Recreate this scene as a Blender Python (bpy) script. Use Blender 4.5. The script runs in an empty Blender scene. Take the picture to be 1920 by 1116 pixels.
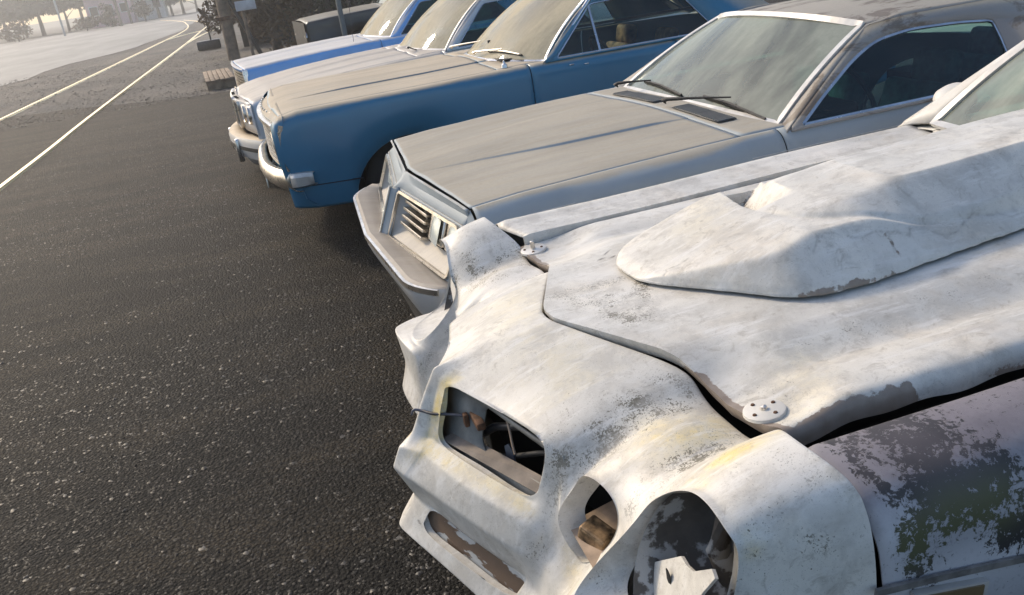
import bpy, bmesh, math, random
import numpy as np
from mathutils import Vector, Matrix
C = bpy.data.collections.new('yard'); bpy.context.scene.collection.children.link(C)
scene = bpy.context.scene
R = math.radians
rng = np.random.default_rng(7)
# ------------------------------------------------------------ camera
FPX = 1600.51; CAM_H = 1.7
def _axes():
    a = np.array([433-960, -12-558, FPX]); b = np.array([7600-960, -1087-558, FPX])
    Y = a/np.linalg.norm(a); X = b/np.linalg.norm(b)
    X = X-Y*(X@Y); X /= np.linalg.norm(X)
    return np.stack([X, Y, np.cross(X, Y)], 1)
AX = _axes()                       # columns: world axes seen from the camera (right, down, forward)
EYE = np.array([0, 0, CAM_H])
cam = bpy.data.cameras.new('camera'); co = bpy.data.objects.new('camera', cam); scene.collection.objects.link(co)
cam.sensor_width = 36; cam.lens = FPX/1920*36; cam.clip_start = 0.02; cam.clip_end = 3000
m = Matrix(((AX[0][0], -AX[1][0], -AX[2][0], 0), (AX[0][1], -AX[1][1], -AX[2][1], 0), (AX[0][2], -AX[1][2], -AX[2][2], CAM_H), (0, 0, 0, 1)))
co.matrix_world = m; scene.camera = co
# ------------------------------------------------------------ light
SUN_EL = 36.0; SUN_DIR = (-0.52, 0.85)           # low sun, far and to the left
az = math.atan2(SUN_DIR[0], SUN_DIR[1])          # from +Y towards +X
world = bpy.data.worlds.new('World'); scene.world = world; world.use_nodes = True
wn = world.node_tree.nodes; wl = world.node_tree.links
bg = wn['Background']; sky = wn.new('ShaderNodeTexSky'); sky.sky_type = 'NISHITA'; sky.sun_disc = False
sky.sun_elevation = R(SUN_EL); sky.sun_rotation = az; sky.air_density = 1.0; sky.dust_density = 2.5; sky.ozone_density = 1.0
wl.new(sky.outputs[0], bg.inputs[0]); bg.inputs[1].default_value = 0.15
sl = bpy.data.lights.new('sun', 'SUN'); sl.energy = 1.8; sl.angle = R(6); sl.color = (1.0, 0.83, 0.60)
so = bpy.data.objects.new('sun', sl); scene.collection.objects.link(so)
d = Vector((SUN_DIR[0]*math.cos(R(SUN_EL)), SUN_DIR[1]*math.cos(R(SUN_EL)), math.sin(R(SUN_EL)))).normalized()
so.rotation_euler = d.to_track_quat('Z', 'Y').to_euler()
scene.view_settings.view_transform = 'Standard'; scene.view_settings.look = 'None'
scene.view_settings.exposure = 0.52; scene.view_settings.gamma = 1.0
# ------------------------------------------------------------ frames: photo ray -> a known plane of a thing
class Frame:
    """local frame of a thing standing at (x0, y0) turned by yaw; at() meets a sight line with a plane of that frame"""
    def __init__(s, x0=0, y0=0, yaw=0):
        s.o = np.array([x0, y0, 0.]); s.yaw = R(yaw); c, n = math.cos(s.yaw), math.sin(s.yaw)
        s.M = np.array([[c, n, 0], [-n, c, 0], [0, 0, 1]])
    def ray(s, px, py):
        d = AX.T@np.array([px-960, py-558, FPX]); return s.M@(EYE-s.o), s.M@d
    def at(s, px, py, y=None, z=None, x=None):
        o, d = s.ray(px, py); a, v = (1, y) if y is not None else ((2, z) if z is not None else (0, x))
        return o+d*(v-o[a])/d[a]
    def lean(s, px, py, p0, p1):           # plane along x through (y,z) p0 and p1
        o, d = s.ray(px, py); n = np.array([0, -(p1[1]-p0[1]), p1[0]-p0[0]]); q = np.array([0, p0[0], p0[1]])
        return o+d*((q-o)@n)/(d@n)
    def world(s, p): return s.M.T@np.array(p, float)+s.o
# ------------------------------------------------------------ mesh helpers
def link(name, me, mat=None, parent=None, smooth=True, loc=None, rot=None):
    o = bpy.data.objects.new(name, me); C.objects.link(o)
    if mat is not None:
        for k in (mat if isinstance(mat, (list, tuple)) else [mat]): me.materials.append(k)
    if smooth: me.shade_smooth()
    if parent is not None: o.parent = parent
    if loc is not None: o.location = loc
    if rot is not None: o.rotation_euler = rot
    return o
def mesh(name, V, F, mat=None, parent=None, smooth=True, fix=True, mi=None, sharp=None):
    me = bpy.data.meshes.new(name); me.from_pydata([tuple(map(float, v)) for v in V], [], [tuple(f) for f in F])
    if fix:
        b = bmesh.new(); b.from_mesh(me); bmesh.ops.recalc_face_normals(b, faces=b.faces); b.to_mesh(me); b.free()
    o = link(name, me, mat, parent, smooth)
    if mi is not None: me.polygons.foreach_set('material_index', mi)
    if smooth and sharp: me.set_sharp_from_angle(angle=R(sharp))
    return o
def grid(P):
    """P[i][j] -> verts, quads"""
    n, k = len(P), len(P[0]); V = [p for r in P for p in r]
    F = [(i*k+j, i*k+j+1, (i+1)*k+j+1, (i+1)*k+j) for i in range(n-1) for j in range(k-1)]
    return V, F
def mod_solid(o, t, off=-1):
    s = o.modifiers.new('s', 'SOLIDIFY'); s.thickness = t; s.offset = off; s.use_even_offset = False; return o
def mod_bevel(o, w, seg=2, ang=35):
    b = o.modifiers.new('b', 'BEVEL'); b.width = w; b.segments = seg; b.limit_method = 'ANGLE'; b.angle_limit = R(ang); return o
def mod_sub(o, l):
    s = o.modifiers.new('u', 'SUBSURF'); s.levels = l; s.render_levels = l; s.boundary_smooth = 'PRESERVE_CORNERS'; return o
def bake(o):
    dg = bpy.context.evaluated_depsgraph_get(); dg.update()
    me = bpy.data.meshes.new_from_object(o.evaluated_get(dg)); o.modifiers.clear(); o.data = me; return o
def coords(o):
    a = np.empty(len(o.data.vertices)*3, np.float32); o.data.vertices.foreach_get('co', a); return a.reshape(-1, 3).astype(float)
def attr(o, name, vals):
    a = o.data.attributes.new(name, 'FLOAT', 'POINT'); a.data.foreach_set('value', np.asarray(vals, np.float32))
def boxes(L, V=None, F=None):
    """L: list of (center, size[, Matrix3]) -> V,F"""
    V = [] if V is None else V; F = [] if F is None else F
    for b in L:
        c, s = np.array(b[0], float), np.array(b[1], float)/2; M = np.array(b[2]) if len(b) > 2 else np.eye(3); k = len(V)
        for dx in (-1, 1):
            for dy in (-1, 1):
                for dz in (-1, 1): V.append(c+M@(s*[dx, dy, dz]))
        F += [tuple(k+i for i in f) for f in ((0, 1, 3, 2), (4, 6, 7, 5), (0, 4, 5, 1), (2, 3, 7, 6), (0, 2, 6, 4), (1, 5, 7, 3))]
    return V, F
def box(name, c, s, mat, parent=None, bev=0, M=None):
    V, F = boxes([(c, s) if M is None else (c, s, M)]); o = mesh(name, V, F, mat, parent, smooth=bev > 0)
    if bev: mod_bevel(o, bev)
    return o
def _frames(P):
    P = [np.array(p, float) for p in P]; T = []
    for i in range(len(P)):
        t = P[min(i+1, len(P)-1)]-P[max(i-1, 0)]; T.append(t/(np.linalg.norm(t)+1e-9))
    return P, T
def sweep(P, prof, up=(0, 0, 1), closed=False, VF=None, scale=None):
    """sweep closed profile [(a,b)] (a along side, b along up) on path P"""
    P, T = _frames(P); n = len(P); k = len(prof); V, F = ([], []) if VF is None else VF; b0 = len(V)
    if closed:
        for i in range(n):
            t = P[(i+1) % n]-P[(i-1) % n]; T[i] = t/np.linalg.norm(t)
    for i in range(n):
        u = np.array(up, float) if not callable(up) else np.array(up(i), float)
        s = np.cross(T[i], u); s /= np.linalg.norm(s)+1e-9; w = np.cross(s, T[i]); sc = 1 if scale is None else scale[i]
        V += [P[i]+s*a*sc+w*b*sc for a, b in prof]
    for i in range(n if closed else n-1):
        for j in range(k):
            F.append((b0+i*k+j, b0+i*k+(j+1) % k, b0+((i+1) % n)*k+(j+1) % k, b0+((i+1) % n)*k+j))
    if not closed: F += [tuple(b0+j for j in range(k)), tuple(b0+(n-1)*k+j for j in range(k))[::-1]]
    return V, F
def circ(r, n=8): return [(r*math.cos(2*math.pi*i/n), r*math.sin(2*math.pi*i/n)) for i in range(n)]
def rect(w, h): return [(-w/2, -h/2), (w/2, -h/2), (w/2, h/2), (-w/2, h/2)]
def tube(name, P, r, mat, parent=None, n=8, up=(0, 0, 1), scale=None):
    V, F = sweep(P, circ(r, n), up, scale=scale); return mesh(name, V, F, mat, parent, sharp=50)
def strip(name, P, w, h, mat, parent=None, up=(0, 0, 1), closed=False, bev=0):
    V, F = sweep(P, rect(w, h), up, closed); o = mesh(name, V, F, mat, parent, sharp=40)
    if bev: mod_bevel(o, bev)
    return o
def lathe(name, prof, mat, parent=None, n=24, axis='z', c=(0, 0, 0)):
    V = []; F = []; k = len(prof)
    for i in range(n):
        a = 2*math.pi*i/n
        for r, h in prof:
            p = (r*math.cos(a), r*math.sin(a), h); p = {'z': p, 'x': (p[2], p[0], p[1]), 'y': (p[0], p[2], p[1])}[axis]
            V.append(np.array(p)+np.array(c))
    for i in range(n):
        for j in range(k-1): F.append((i*k+j, i*k+j+1, ((i+1) % n)*k+j+1, ((i+1) % n)*k+j))
    return mesh(name, V, F, mat, parent, sharp=40)
def crom(K, n):
    """Catmull-Rom through points K, n samples a span"""
    K = [np.array(k, float) for k in K]; out = []
    for i in range(len(K)-1):
        p0 = K[i-1] if i else 2*K[0]-K[1]; p3 = K[i+2] if i+2 < len(K) else 2*K[-1]-K[-2]; p1, p2 = K[i], K[i+1]
        for t in np.linspace(0, 1, n, endpoint=False):
            out.append(.5*(2*p1+(p2-p0)*t+(2*p0-5*p1+4*p2-p3)*t*t+(3*p1-p0-3*p2+p3)*t**3))
    out.append(K[-1]); return out
def resample(P, n):
    P = np.array(P); L = np.r_[0, np.cumsum(np.linalg.norm(np.diff(P, axis=0), axis=1))]; t = np.linspace(0, L[-1], n)
    return np.stack([np.interp(t, L, P[:, k]) for k in range(P.shape[1])], 1)
def sm(a, b, x):
    t = np.clip((x-a)/(b-a), 0, 1); return t*t*(3-2*t)
def thing(name, label, cat, loc=(0, 0, 0), rz=0, group=None, kind=None):
    o = bpy.data.objects.new(name, None); C.objects.link(o); o.location = loc; o.rotation_euler = (0, 0, rz); o.empty_display_size = .3
    return tag(o, label, cat, group, kind)
def tag(o, label=None, cat=None, group=None, kind=None):
    if label: o['label'] = label
    if cat: o['category'] = cat
    if group: o['group'] = group
    if kind: o['kind'] = kind
    return o
# ------------------------------------------------------------ materials
class N:
    def __init__(s, name):
        s.m = bpy.data.materials.new(name); s.m.use_nodes = True; s.t = s.m.node_tree; s.b = s.t.nodes['Principled BSDF']; s.out = s.t.nodes['Material Output']
        s.tc = s.t.nodes.new('ShaderNodeTexCoord'); s.geo = None
    def new(s, k, **a):
        n = s.t.nodes.new(k)
        for x, y in a.items(): setattr(n, x, y)
        return n
    def put(s, i, v):
        if isinstance(v, bpy.types.NodeSocket): s.t.links.new(v, i)
        elif v is not None: i.default_value = (*v, 1) if isinstance(v, tuple) and len(v) == 3 and i.type == 'RGBA' else v
    def set(s, **k):
        for a, v in k.items(): s.put(s.b.inputs[a.replace('_', ' ')], v)
        return s
    def noise(s, sc, det=4, rough=.55, vec=None, dist=0, out=0):
        n = s.new('ShaderNodeTexNoise'); n.inputs['Scale'].default_value = sc; n.inputs['Detail'].default_value = det; n.inputs['Roughness'].default_value = rough; n.inputs['Distortion'].default_value = dist
        s.put(n.inputs['Vector'], vec or s.tc.outputs['Object']); return n.outputs[out]
    def voro(s, sc, out='Distance', feat='F1', vec=None, rnd=1):
        n = s.new('ShaderNodeTexVoronoi', feature=feat); n.inputs['Scale'].default_value = sc; n.inputs['Randomness'].default_value = rnd
        s.put(n.inputs['Vector'], vec or s.tc.outputs['Object']); return n.outputs[out]
    def ramp(s, v, stops, interp='LINEAR'):
        n = s.new('ShaderNodeValToRGB'); n.color_ramp.interpolation = interp; e = n.color_ramp.elements
        while len(e) < len(stops): e.new(.5)
        for q, (p, c) in zip(e, stops): q.position = p; q.color = (*c, 1) if isinstance(c, tuple) else (c, c, c, 1)
        s.put(n.inputs[0], v); return n.outputs[0]
    def mix(s, f, a, b, mode='MIX'):
        n = s.new('ShaderNodeMix', data_type='RGBA', blend_type=mode); s.put(n.inputs[0], f); s.put(n.inputs[6], a); s.put(n.inputs[7], b); return n.outputs[2]
    def math(s, op, a, b=None, c=None, clamp=False):
        n = s.new('ShaderNodeMath', operation=op, use_clamp=clamp); s.put(n.inputs[0], a)
        if b is not None: s.put(n.inputs[1], b)
        if c is not None: s.put(n.inputs[2], c)
        return n.outputs[0]
    def stretch(s, x, y, z):
        n = s.new('ShaderNodeMapping'); n.inputs['Scale'].default_value = (x, y, z); s.put(n.inputs['Vector'], s.tc.outputs['Object']); return n.outputs[0]
    def attr(s, name):
        n = s.new('ShaderNodeAttribute', attribute_name=name); return n.outputs['Fac']
    def bump(s, h, st=.3, dist=.01, nrm=None):
        n = s.new('ShaderNodeBump'); n.inputs['Strength'].default_value = st; n.inputs['Distance'].default_value = dist; s.put(n.inputs['Height'], h)
        if nrm is not None: s.put(n.inputs['Normal'], nrm)
        s.put(s.b.inputs['Normal'], n.outputs[0]); return n.outputs[0]
    def up(s):        # how much the surface faces the sky (dust settles there)
        n = s.new('ShaderNodeNewGeometry'); q = s.new('ShaderNodeSeparateXYZ'); s.put(q.inputs[0], n.outputs['Normal']); return q.outputs[2]
def simple(name, col, rough=.5, metal=0, nz=.12, sc=6, spec=.5, bump=0, bsc=60):
    n = N(name); k = n.noise(sc, 5, .6); lo = tuple(c*(1-nz*1.6) for c in col); hi = tuple(min(1, c*(1+nz)) for c in col)
    n.set(Base_Color=n.ramp(k, [(.3, lo), (.7, hi)]), Roughness=n.math('MULTIPLY_ADD', n.noise(sc*4, 3), .25, rough-.12, clamp=True), Metallic=float(metal), Specular_IOR_Level=spec)
    if bump: n.bump(n.noise(bsc, 4), bump, .004)
    return n.m
def dusty_paint(name, paint, dust=(.45, .375, .27), lo=.55, hi=.93, amt=.93, rough=.3, side=.22, coat=.5, sc=3.5):
    """car paint under dust that has settled on whatever faces the sky"""
    n = N(name); up = n.up(); nz = n.noise(sc, 6, .62); fine = n.noise(55, 3, .6)
    st = n.noise(5, 4, .6, vec=n.stretch(1, 6, 1))
    u2 = n.math('MULTIPLY_ADD', n.math('SUBTRACT', nz, .5), .35, up)
    k = n.new('ShaderNodeMapRange'); k.inputs[1].default_value = lo; k.inputs[2].default_value = hi; k.inputs[3].default_value = side; k.inputs[4].default_value = amt; k.interpolation_type = 'SMOOTHSTEP'
    n.put(k.inputs[0], u2); f = k.outputs[0]; sp_ = n.ramp(n.noise(150, 3, .7), [(.60, 0.0), (.68, .35)])
    f = n.math('MULTIPLY', f, n.math('MULTIPLY_ADD', st, .34, .80), clamp=True)
    dcol = n.mix(fine, tuple(c*.86 for c in dust), tuple(min(1, c*1.12) for c in dust))
    dcol = n.mix(n.ramp(n.noise(1.7, 4), [(.4, 0.0), (.7, .55)]), dcol, tuple(c*1.18 for c in dust))
    dcol = n.mix(sp_, dcol, tuple(c*.45 for c in dust)); dcol = n.mix(n.ramp(n.noise(2.6, 6, .7, vec=n.stretch(.4, 2.2, 1), dist=.4), [(.44, 0.0), (.64, .5)]), dcol, tuple(c*.66 for c in dust))
    pcol = n.mix(n.noise(2.2, 5), tuple(c*.8 for c in paint), tuple(min(1, c*1.15) for c in paint))
    n.set(Base_Color=n.mix(f, pcol, dcol), Roughness=n.math('MULTIPLY_ADD', f, .55, rough, clamp=True), Coat_Weight=n.math('MULTIPLY_ADD', f, -coat, coat, clamp=True), Coat_Roughness=.12)
    n.bump(n.noise(90, 3), .05, .002); return n.m
def glass(name, tint=(.35, .6, .58), dust=.6, dcol=(.50, .46, .36), streak=True, lo=.35, hi=.65):
    n = N(name); t = n.new('ShaderNodeBsdfTransparent'); n.put(t.inputs[0], tint); g = n.new('ShaderNodeBsdfGlossy'); g.inputs['Roughness'].default_value = .03
    g.inputs[0].default_value = (.9, .95, .95, 1); lw = n.new('ShaderNodeFresnel'); lw.inputs[0].default_value = 1.52; mx = n.new('ShaderNodeMixShader'); n.put(mx.inputs[0], lw.outputs[0]); n.put(mx.inputs[1], t.outputs[0]); n.put(mx.inputs[2], g.outputs[0])
    df = n.new('ShaderNodeBsdfDiffuse'); f0 = n.noise(1.3, 4, .6, vec=n.stretch(1, 1.6, 1.2), dist=.6); fine = n.noise(40, 4, .7)
    n.put(df.inputs[0], n.mix(fine, tuple(c*.85 for c in dcol), dcol))
    f = n.ramp(f0, [(lo, max(0, dust-.50)), (hi, dust)]); f = n.math('MULTIPLY', f, n.math('MULTIPLY_ADD', fine, .22, .88), clamp=True)
    m2 = n.new('ShaderNodeMixShader'); n.put(m2.inputs[0], f); n.put(m2.inputs[1], mx.outputs[0]); n.put(m2.inputs[2], df.outputs[0]); n.put(n.out.inputs[0], m2.outputs[0]); return n.m
def white_wreck():
    """old white gel-coat with yellowed patches, mildew specks in the valleys (mask 'dirt'), peeled primer (mask 'peel')"""
    n = N('weathered_white_paint'); big = n.noise(3.2, 5, .6); mid = n.noise(14, 5, .6); 
    col = n.mix(n.ramp(big, [(.35, 0.0), (.7, 1.0)]), (.52, .51, .475), (.73, .695, .62))
    col = n.mix(n.ramp(n.noise(5.5, 5, .65), [(.5, 0.0), (.68, .5)]), col, (.63, .55, .43))
    col = n.mix(n.ramp(n.noise(6, 5, .65, vec=n.stretch(1, 3.5, 1)), [(.52, 0.0), (.7, .35)]), col, (.50, .48, .46))
    yl = n.math('MULTIPLY', n.attr('yellow'), n.ramp(n.noise(14, 6, .7), [(.36, 0.25), (.56, 1.0)]), clamp=True); col = n.mix(yl, col, (.68, .55, .25))
    # mildew: clustered fine specks where the mask is high, a light pepper elsewhere
    sp = n.noise(260, 3, .65, vec=n.stretch(1, 1, .8)); sp2 = n.noise(120, 4, .7, dist=.4); cl = n.noise(17, 4, .6)
    th = n.math('MULTIPLY_ADD', n.math('MULTIPLY', n.attr('dirt'), n.math('MULTIPLY_ADD', n.math('SUBTRACT', cl, .36, clamp=True), 3.3, .15)), -.245, .715)
    f1 = n.math('MULTIPLY', n.math('SUBTRACT', sp, th), 22, clamp=True); f2 = n.math('MULTIPLY', n.math('SUBTRACT', sp2, n.math('ADD', th, .015)), 16, clamp=True)
    f = n.math('MULTIPLY', n.math('MAXIMUM', f1, f2), .88)
    col = n.mix(f, col, n.mix(cl, (.065, .058, .036), (.14, .12, .075)))
    scr = n.noise(60, 4, .7, vec=n.stretch(.5, 3, 1)); col = n.mix(n.ramp(n.noise(11, 6, .72, dist=.3), [(.46, 0.0), (.60, .60)]), col, (.43, .41, .37)); col = n.mix(n.ramp(n.noise(27, 6, .75, dist=.8), [(.55, 0.0), (.66, .55)]), col, (.33, .30, .25)); col = n.mix(n.ramp(n.noise(19, 4, .7, vec=n.stretch(.35, 2.2, 1)), [(.54, 0.0), (.66, .5)]), col, (.74, .725, .69)); col = n.mix(n.ramp(n.noise(340, 2, .6), [(.62, 0.0), (.72, .5)]), col, (.22, .20, .17)); col = n.mix(n.ramp(n.noise(4.2, 6, .7, vec=n.stretch(.6, 1.4, 1)), [(.52, 0.0), (.60, .4)]), col, (.72, .70, .66)); f3 = n.math('MULTIPLY', n.math('MULTIPLY', n.math('SUBTRACT', scr, .60), 9, clamp=True), n.math('MULTIPLY_ADD', cl, 1.2, -.3, clamp=True)); col = n.mix(n.math('MULTIPLY', f3, .35), col, (.30, .28, .24))
    pk = n.math('SUBTRACT', n.attr('peel'), n.math('MULTIPLY', n.noise(42, 5, .7), .95)); pf = n.math('MULTIPLY', pk, 14, clamp=True)
    pc = n.mix(n.noise(30, 4), (.17, .12, .085), (.36, .31, .26)); col = n.mix(pf, col, pc)
    col = n.mix(n.math('MULTIPLY', n.attr('crack'), 1.0, clamp=True), col, (.07, .055, .04))
    n.set(Base_Color=col, Roughness=n.math('MULTIPLY_ADD', mid, .25, .33, clamp=True), Specular_IOR_Level=.45)
    h = n.math('ADD', n.math('MULTIPLY', n.noise(7, 3), .10), n.math('MULTIPLY', n.noise(110, 3), .05)); h = n.math('SUBTRACT', h, n.math('MULTIPLY', pf, .12)); h = n.math('SUBTRACT', h, n.math('MULTIPLY', n.attr('crack'), .5)); h = n.math('SUBTRACT', h, n.math('MULTIPLY', f, .05))
    n.bump(h, .55, .006); return n.m
def peeled_fender():
    n = N('peeled_fender_paint'); v = n.tc.outputs['Object']
    warp = n.noise(7, 6, .62, vec=n.stretch(1, 1, .55), dist=.5); fine = n.noise(75, 6, .75, dist=.3); mask = n.attr('peel')
    mot = n.noise(38, 6, .8, dist=.8); k = n.math('ADD', n.math('ADD', n.math('MULTIPLY', warp, .45), n.math('MULTIPLY', fine, .95)), n.math('ADD', n.math('MULTIPLY', mot, 1.15), n.math('MULTIPLY_ADD', mask, .33, -.935)))
    f = n.math('MULTIPLY', n.math('SUBTRACT', k, .50), 26, clamp=True)
    grey = n.mix(n.noise(8, 5), (.24, .235, .25), (.46, .46, .48)); grey = n.mix(n.ramp(n.noise(120, 3, .7), [(.55, 0.0), (.7, .5)]), grey, (.12, .11, .13)); 
    grey = n.mix(n.attr('pale'), grey, (.58, .58, .60)); sz_ = n.new('ShaderNodeSeparateXYZ'); n.put(sz_.inputs[0], n.tc.outputs['Object']); tp_ = n.ramp(n.math('MULTIPLY_ADD', n.noise(9, 5, .7), .10, sz_.outputs[2]), [(.84, 0.0), (.90, .75)]); grey = n.mix(tp_, grey, n.mix(n.noise(26, 5, .7), (.085, .068, .075), (.20, .17, .19))); dark = n.mix(n.ramp(n.noise(4, 4), [(.4, 0.0), (.6, 1.0)]), (.028, .027, .028), (.075, .066, .070)); dark = n.mix(n.attr('olive'), dark, (.10, .105, .045))
    n.set(Base_Color=n.mix(f, grey, dark), Roughness=n.math('MULTIPLY_ADD', f, .12, .42), Specular_IOR_Level=.4)
    n.bump(n.math('ADD', n.math('MULTIPLY', f, -.6), n.math('MULTIPLY', fine, .2)), .5, .003); return n.m
M = {}
M['white'] = white_wreck(); M['fender'] = peeled_fender()
M['black'] = simple('black_rubber', (.012, .012, .012), .6, bump=.2)
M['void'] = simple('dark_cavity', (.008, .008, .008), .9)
M['tyre'] = simple('tyre_rubber', (.02, .02, .02), .75, bump=.3)
M['chrome'] = simple('aged_chrome', (.62, .63, .65), .22, 1, .15, 12)
M['brightchrome'] = simple('dusty_chrome', (.70, .66, .60), .3, 1, .2, 9)
M['trim'] = simple('pale_window_trim', (.62, .60, .56), .35, .35, .15, 9)
M['primer'] = simple('brown_primer', (.20, .14, .10), .7, 0, .4, 22, bump=.3)
M['greypanel'] = simple('grey_painted_steel', (.20, .20, .185), .55, 0, .3, 14, bump=.2)
M['tan'] = simple('dusty_tan_steel', (.40, .30, .22), .7, 0, .25, 18, bump=.3)
M['rust'] = simple('rusty_steel', (.13, .065, .035), .8, .2, .5, 25, bump=.4)
M['darksteel'] = simple('dark_steel', (.06, .06, .065), .4, .7, .3, 20, bump=.2)
M['wire'] = simple('worn_black_cable', (.10, .10, .12), .45, 0, .5, 30)
M['wood'] = simple('weathered_wood', (.30, .22, .15), .8, 0, .35, 6, bump=.4)
# ============================================================ GENERIC CAR BODY
class Body:
    """lower body as a loft: stations (x, [(s, z) ...] from sill to centre line)"""
    def __init__(b, st): b.x = np.array([q[0] for q in st]); b.P = np.array([q[1] for q in st], float); b.n = b.P.shape[1]
    def prof(b, x, m=5):
        K = np.stack([np.stack([np.interp(x, b.x, b.P[:, j, k]) for k in (0, 1)]) for j in range(b.n)]); return K
    def pt(b, x, j, side):
        K = b.prof(x); i = int(min(max(math.floor(j), 0), b.n-2)); t = j-i
        p1, p2 = K[i], K[i+1]; p0 = K[i-1] if i else 2*p1-p2; p3 = K[i+2] if i+2 < b.n else np.array([-K[-2][0], K[-2][1]])
        m1 = (p2-p0)/2; m2 = (p3-p1)/2; L = np.linalg.norm(p2-p1)        # limited tangents: no overshoot at tight creases
        for m_ in (m1, m2):
            q = np.linalg.norm(m_)
            if q > 1.2*L: m_ *= 1.2*L/q
        q = (2*t**3-3*t*t+1)*p1+(t**3-2*t*t+t)*m1+(-2*t**3+3*t*t)*p2+(t**3-t*t)*m2
        return np.array([x, side*q[0], q[1]])
    def panel(b, name, x0, x1, j0, j1, sides, mat, parent, nx=40, nj=6, arch=None, t=.004, gap=.003, lip=0, sharp=45):
        """x0, x1: numbers or functions of j; sides (-1,), (1,), or (-1, 1) for one sheet across the centre line"""
        f0 = x0 if callable(x0) else (lambda j: x0); f1 = x1 if callable(x1) else (lambda j: x1); out = []
        js = np.linspace(j0, j1, int(round((j1-j0)*nj))+1); both = len(sides) == 2
        seq = [(-1, j) for j in js]+[(1, j) for j in js[::-1][1:]] if both else [(sides[0], j) for j in js]
        P = []
        for u in np.linspace(0, 1, nx):
            row = []
            for sd, j in seq:
                a, c = f0(j)+gap, f1(j)-gap; p = b.pt(a+(c-a)*u, j, sd)
                if arch is not None:
                    for cx, cz, r_ in arch:
                        if abs(p[0]-cx) < r_:
                            za = cz+math.sqrt(r_*r_-(p[0]-cx)**2)
                            if p[2] < za and abs(p[1]) > .5: 
                                top = b.pt(p[0], j1, sd)[2]; bot = b.pt(p[0], j0, sd)[2]; k = (p[2]-bot)/(top-bot+1e-6); p[2] = za+(top-za)*k if za > bot else p[2]; 
                            elif abs(p[1]) > .5:
                                top = b.pt(p[0], j1, sd)[2]; bot = b.pt(p[0], j0, sd)[2]; k = (p[2]-bot)/(top-bot+1e-6)
                                if za > bot: p[2] = za+(top-za)*k
                row.append(p)
            P.append(row)
        V, F = grid(P); o = mesh(name, V, F, mat, parent, sharp=sharp); mod_solid(o, t, 0); return o
def wheel(parent, x, y, r=.33, w=.19, capmat=None):
    sd = 1 if y > 0 else -1
    e = bpy.data.objects.new('wheel', None)
    ty = lathe('wheel', [(r*.62, -w/2), (r*.9, -w/2), (r, -w*.36), (r, w*.36), (r*.9, w/2), (r*.62, w/2), (r*.60, 0), (r*.62, -w/2)], M['tyre'], parent, 36, 'y'); ty.location = (x, y, r)
    rim = lathe('rim', [(.001, .03), (.06, .035), (.09, .02), (r*.45, -.01), (r*.55, .03), (r*.62, .06), (r*.6, 0), (r*.4, -.03), (.001, -.03)], capmat or M['chrome'], ty, 28, 'y'); rim.scale = (1, sd, 1); return ty
def patch(fn, nu, nv): return [[fn(u, v) for v in np.linspace(0, 1, nv)] for u in np.linspace(0, 1, nu)]
def frame_tube(name, loop, w, h, mat, parent, closed=True, n=90, up=None, bev=.002):
    P = resample(list(loop)+([loop[0]] if closed else []), n); P = P[:-1] if closed else P; c = np.mean(P, axis=0)
    return strip(name, list(P), w, h, mat, parent, up=up or (lambda i: P[i]-c), closed=closed, bev=0)
class Screen:
    """a raked, bowed windshield between a base curve and a head curve"""
    def __init__(s, xb, wb, zb, bowb, xt, wt, zt, bowt, crown=.03, belly=.02): s.a = (xb, wb, zb, bowb, xt, wt, zt, bowt, crown, belly)
    def p(s, u, v, off=0):
        xb, wb, zb, bb, xt, wt, zt, bt, cr, be = s.a; k = 1-abs(u)**2.4
        A = np.array([xb-bb*k, wb*u, zb+cr*.4*k]); B = np.array([xt-bt*k, wt*u, zt+cr*k]); q = A+(B-A)*v
        n = np.array([-(zt-zb), 0, (xt-xb)]); n = n/np.linalg.norm(n); return q+n*(be*4*v*(1-v)+off)
    def loop(s, e=.0, off=0, n=16):
        g = lambda t: -1+2*t; a = .98-e; L = [s.p(a*g(t), e, off) for t in np.linspace(0, 1, n)]+[s.p(a, e+(1-2*e)*t, off) for t in np.linspace(0, 1, n)[1:]]+[s.p(-a*g(t), 1-e, off) for t in np.linspace(0, 1, n)[1:]]+[s.p(-a, 1-e-(1-2*e)*t, off) for t in np.linspace(0, 1, n)[1:-1]]; return L
def round_loop(L, r):
    """round the corners of a polygon of 3D points"""
    out = []; n = len(L)
    for i in range(n):
        a, b_, c = np.array(L[i-1], float), np.array(L[i], float), np.array(L[(i+1) % n], float); rr = r[i] if isinstance(r, (list, tuple)) else r
        u = (a-b_)/np.linalg.norm(a-b_); w = (c-b_)/np.linalg.norm(c-b_); p, q = b_+u*rr, b_+w*rr
        for t in np.linspace(0, 1, 6): out.append((1-t)**2*p+2*t*(1-t)*b_+t*t*q)
    return out
def to_n(L, n): L = list(L)+[L[0]]; return list(resample(L, n+1)[:-1])
def ring(name, outer, inner, mat, parent, n=96, t=.012, align=True):
    A = to_n(outer, n); B = to_n(inner, n)
    if align: k = min(range(n), key=lambda k: sum(np.linalg.norm(A[i]-B[(i+k) % n]) for i in range(0, n, 4))); B = B[k:]+B[:k]
    V = A+B; F = [(i, (i+1) % n, n+(i+1) % n, n+i) for i in range(n)]; o = mesh(name, V, F, mat, parent, sharp=40); mod_solid(o, t, 0); return o
def pane(name, loop, mat, parent, off=(0, 0, 0)):
    L = [np.array(p)+off for p in loop]; c = sum(L)/len(L); V = L+[c]; n = len(L); return mesh(name, V, [(i, (i+1) % n, n) for i in range(n)], mat, parent, smooth=False)
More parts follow.
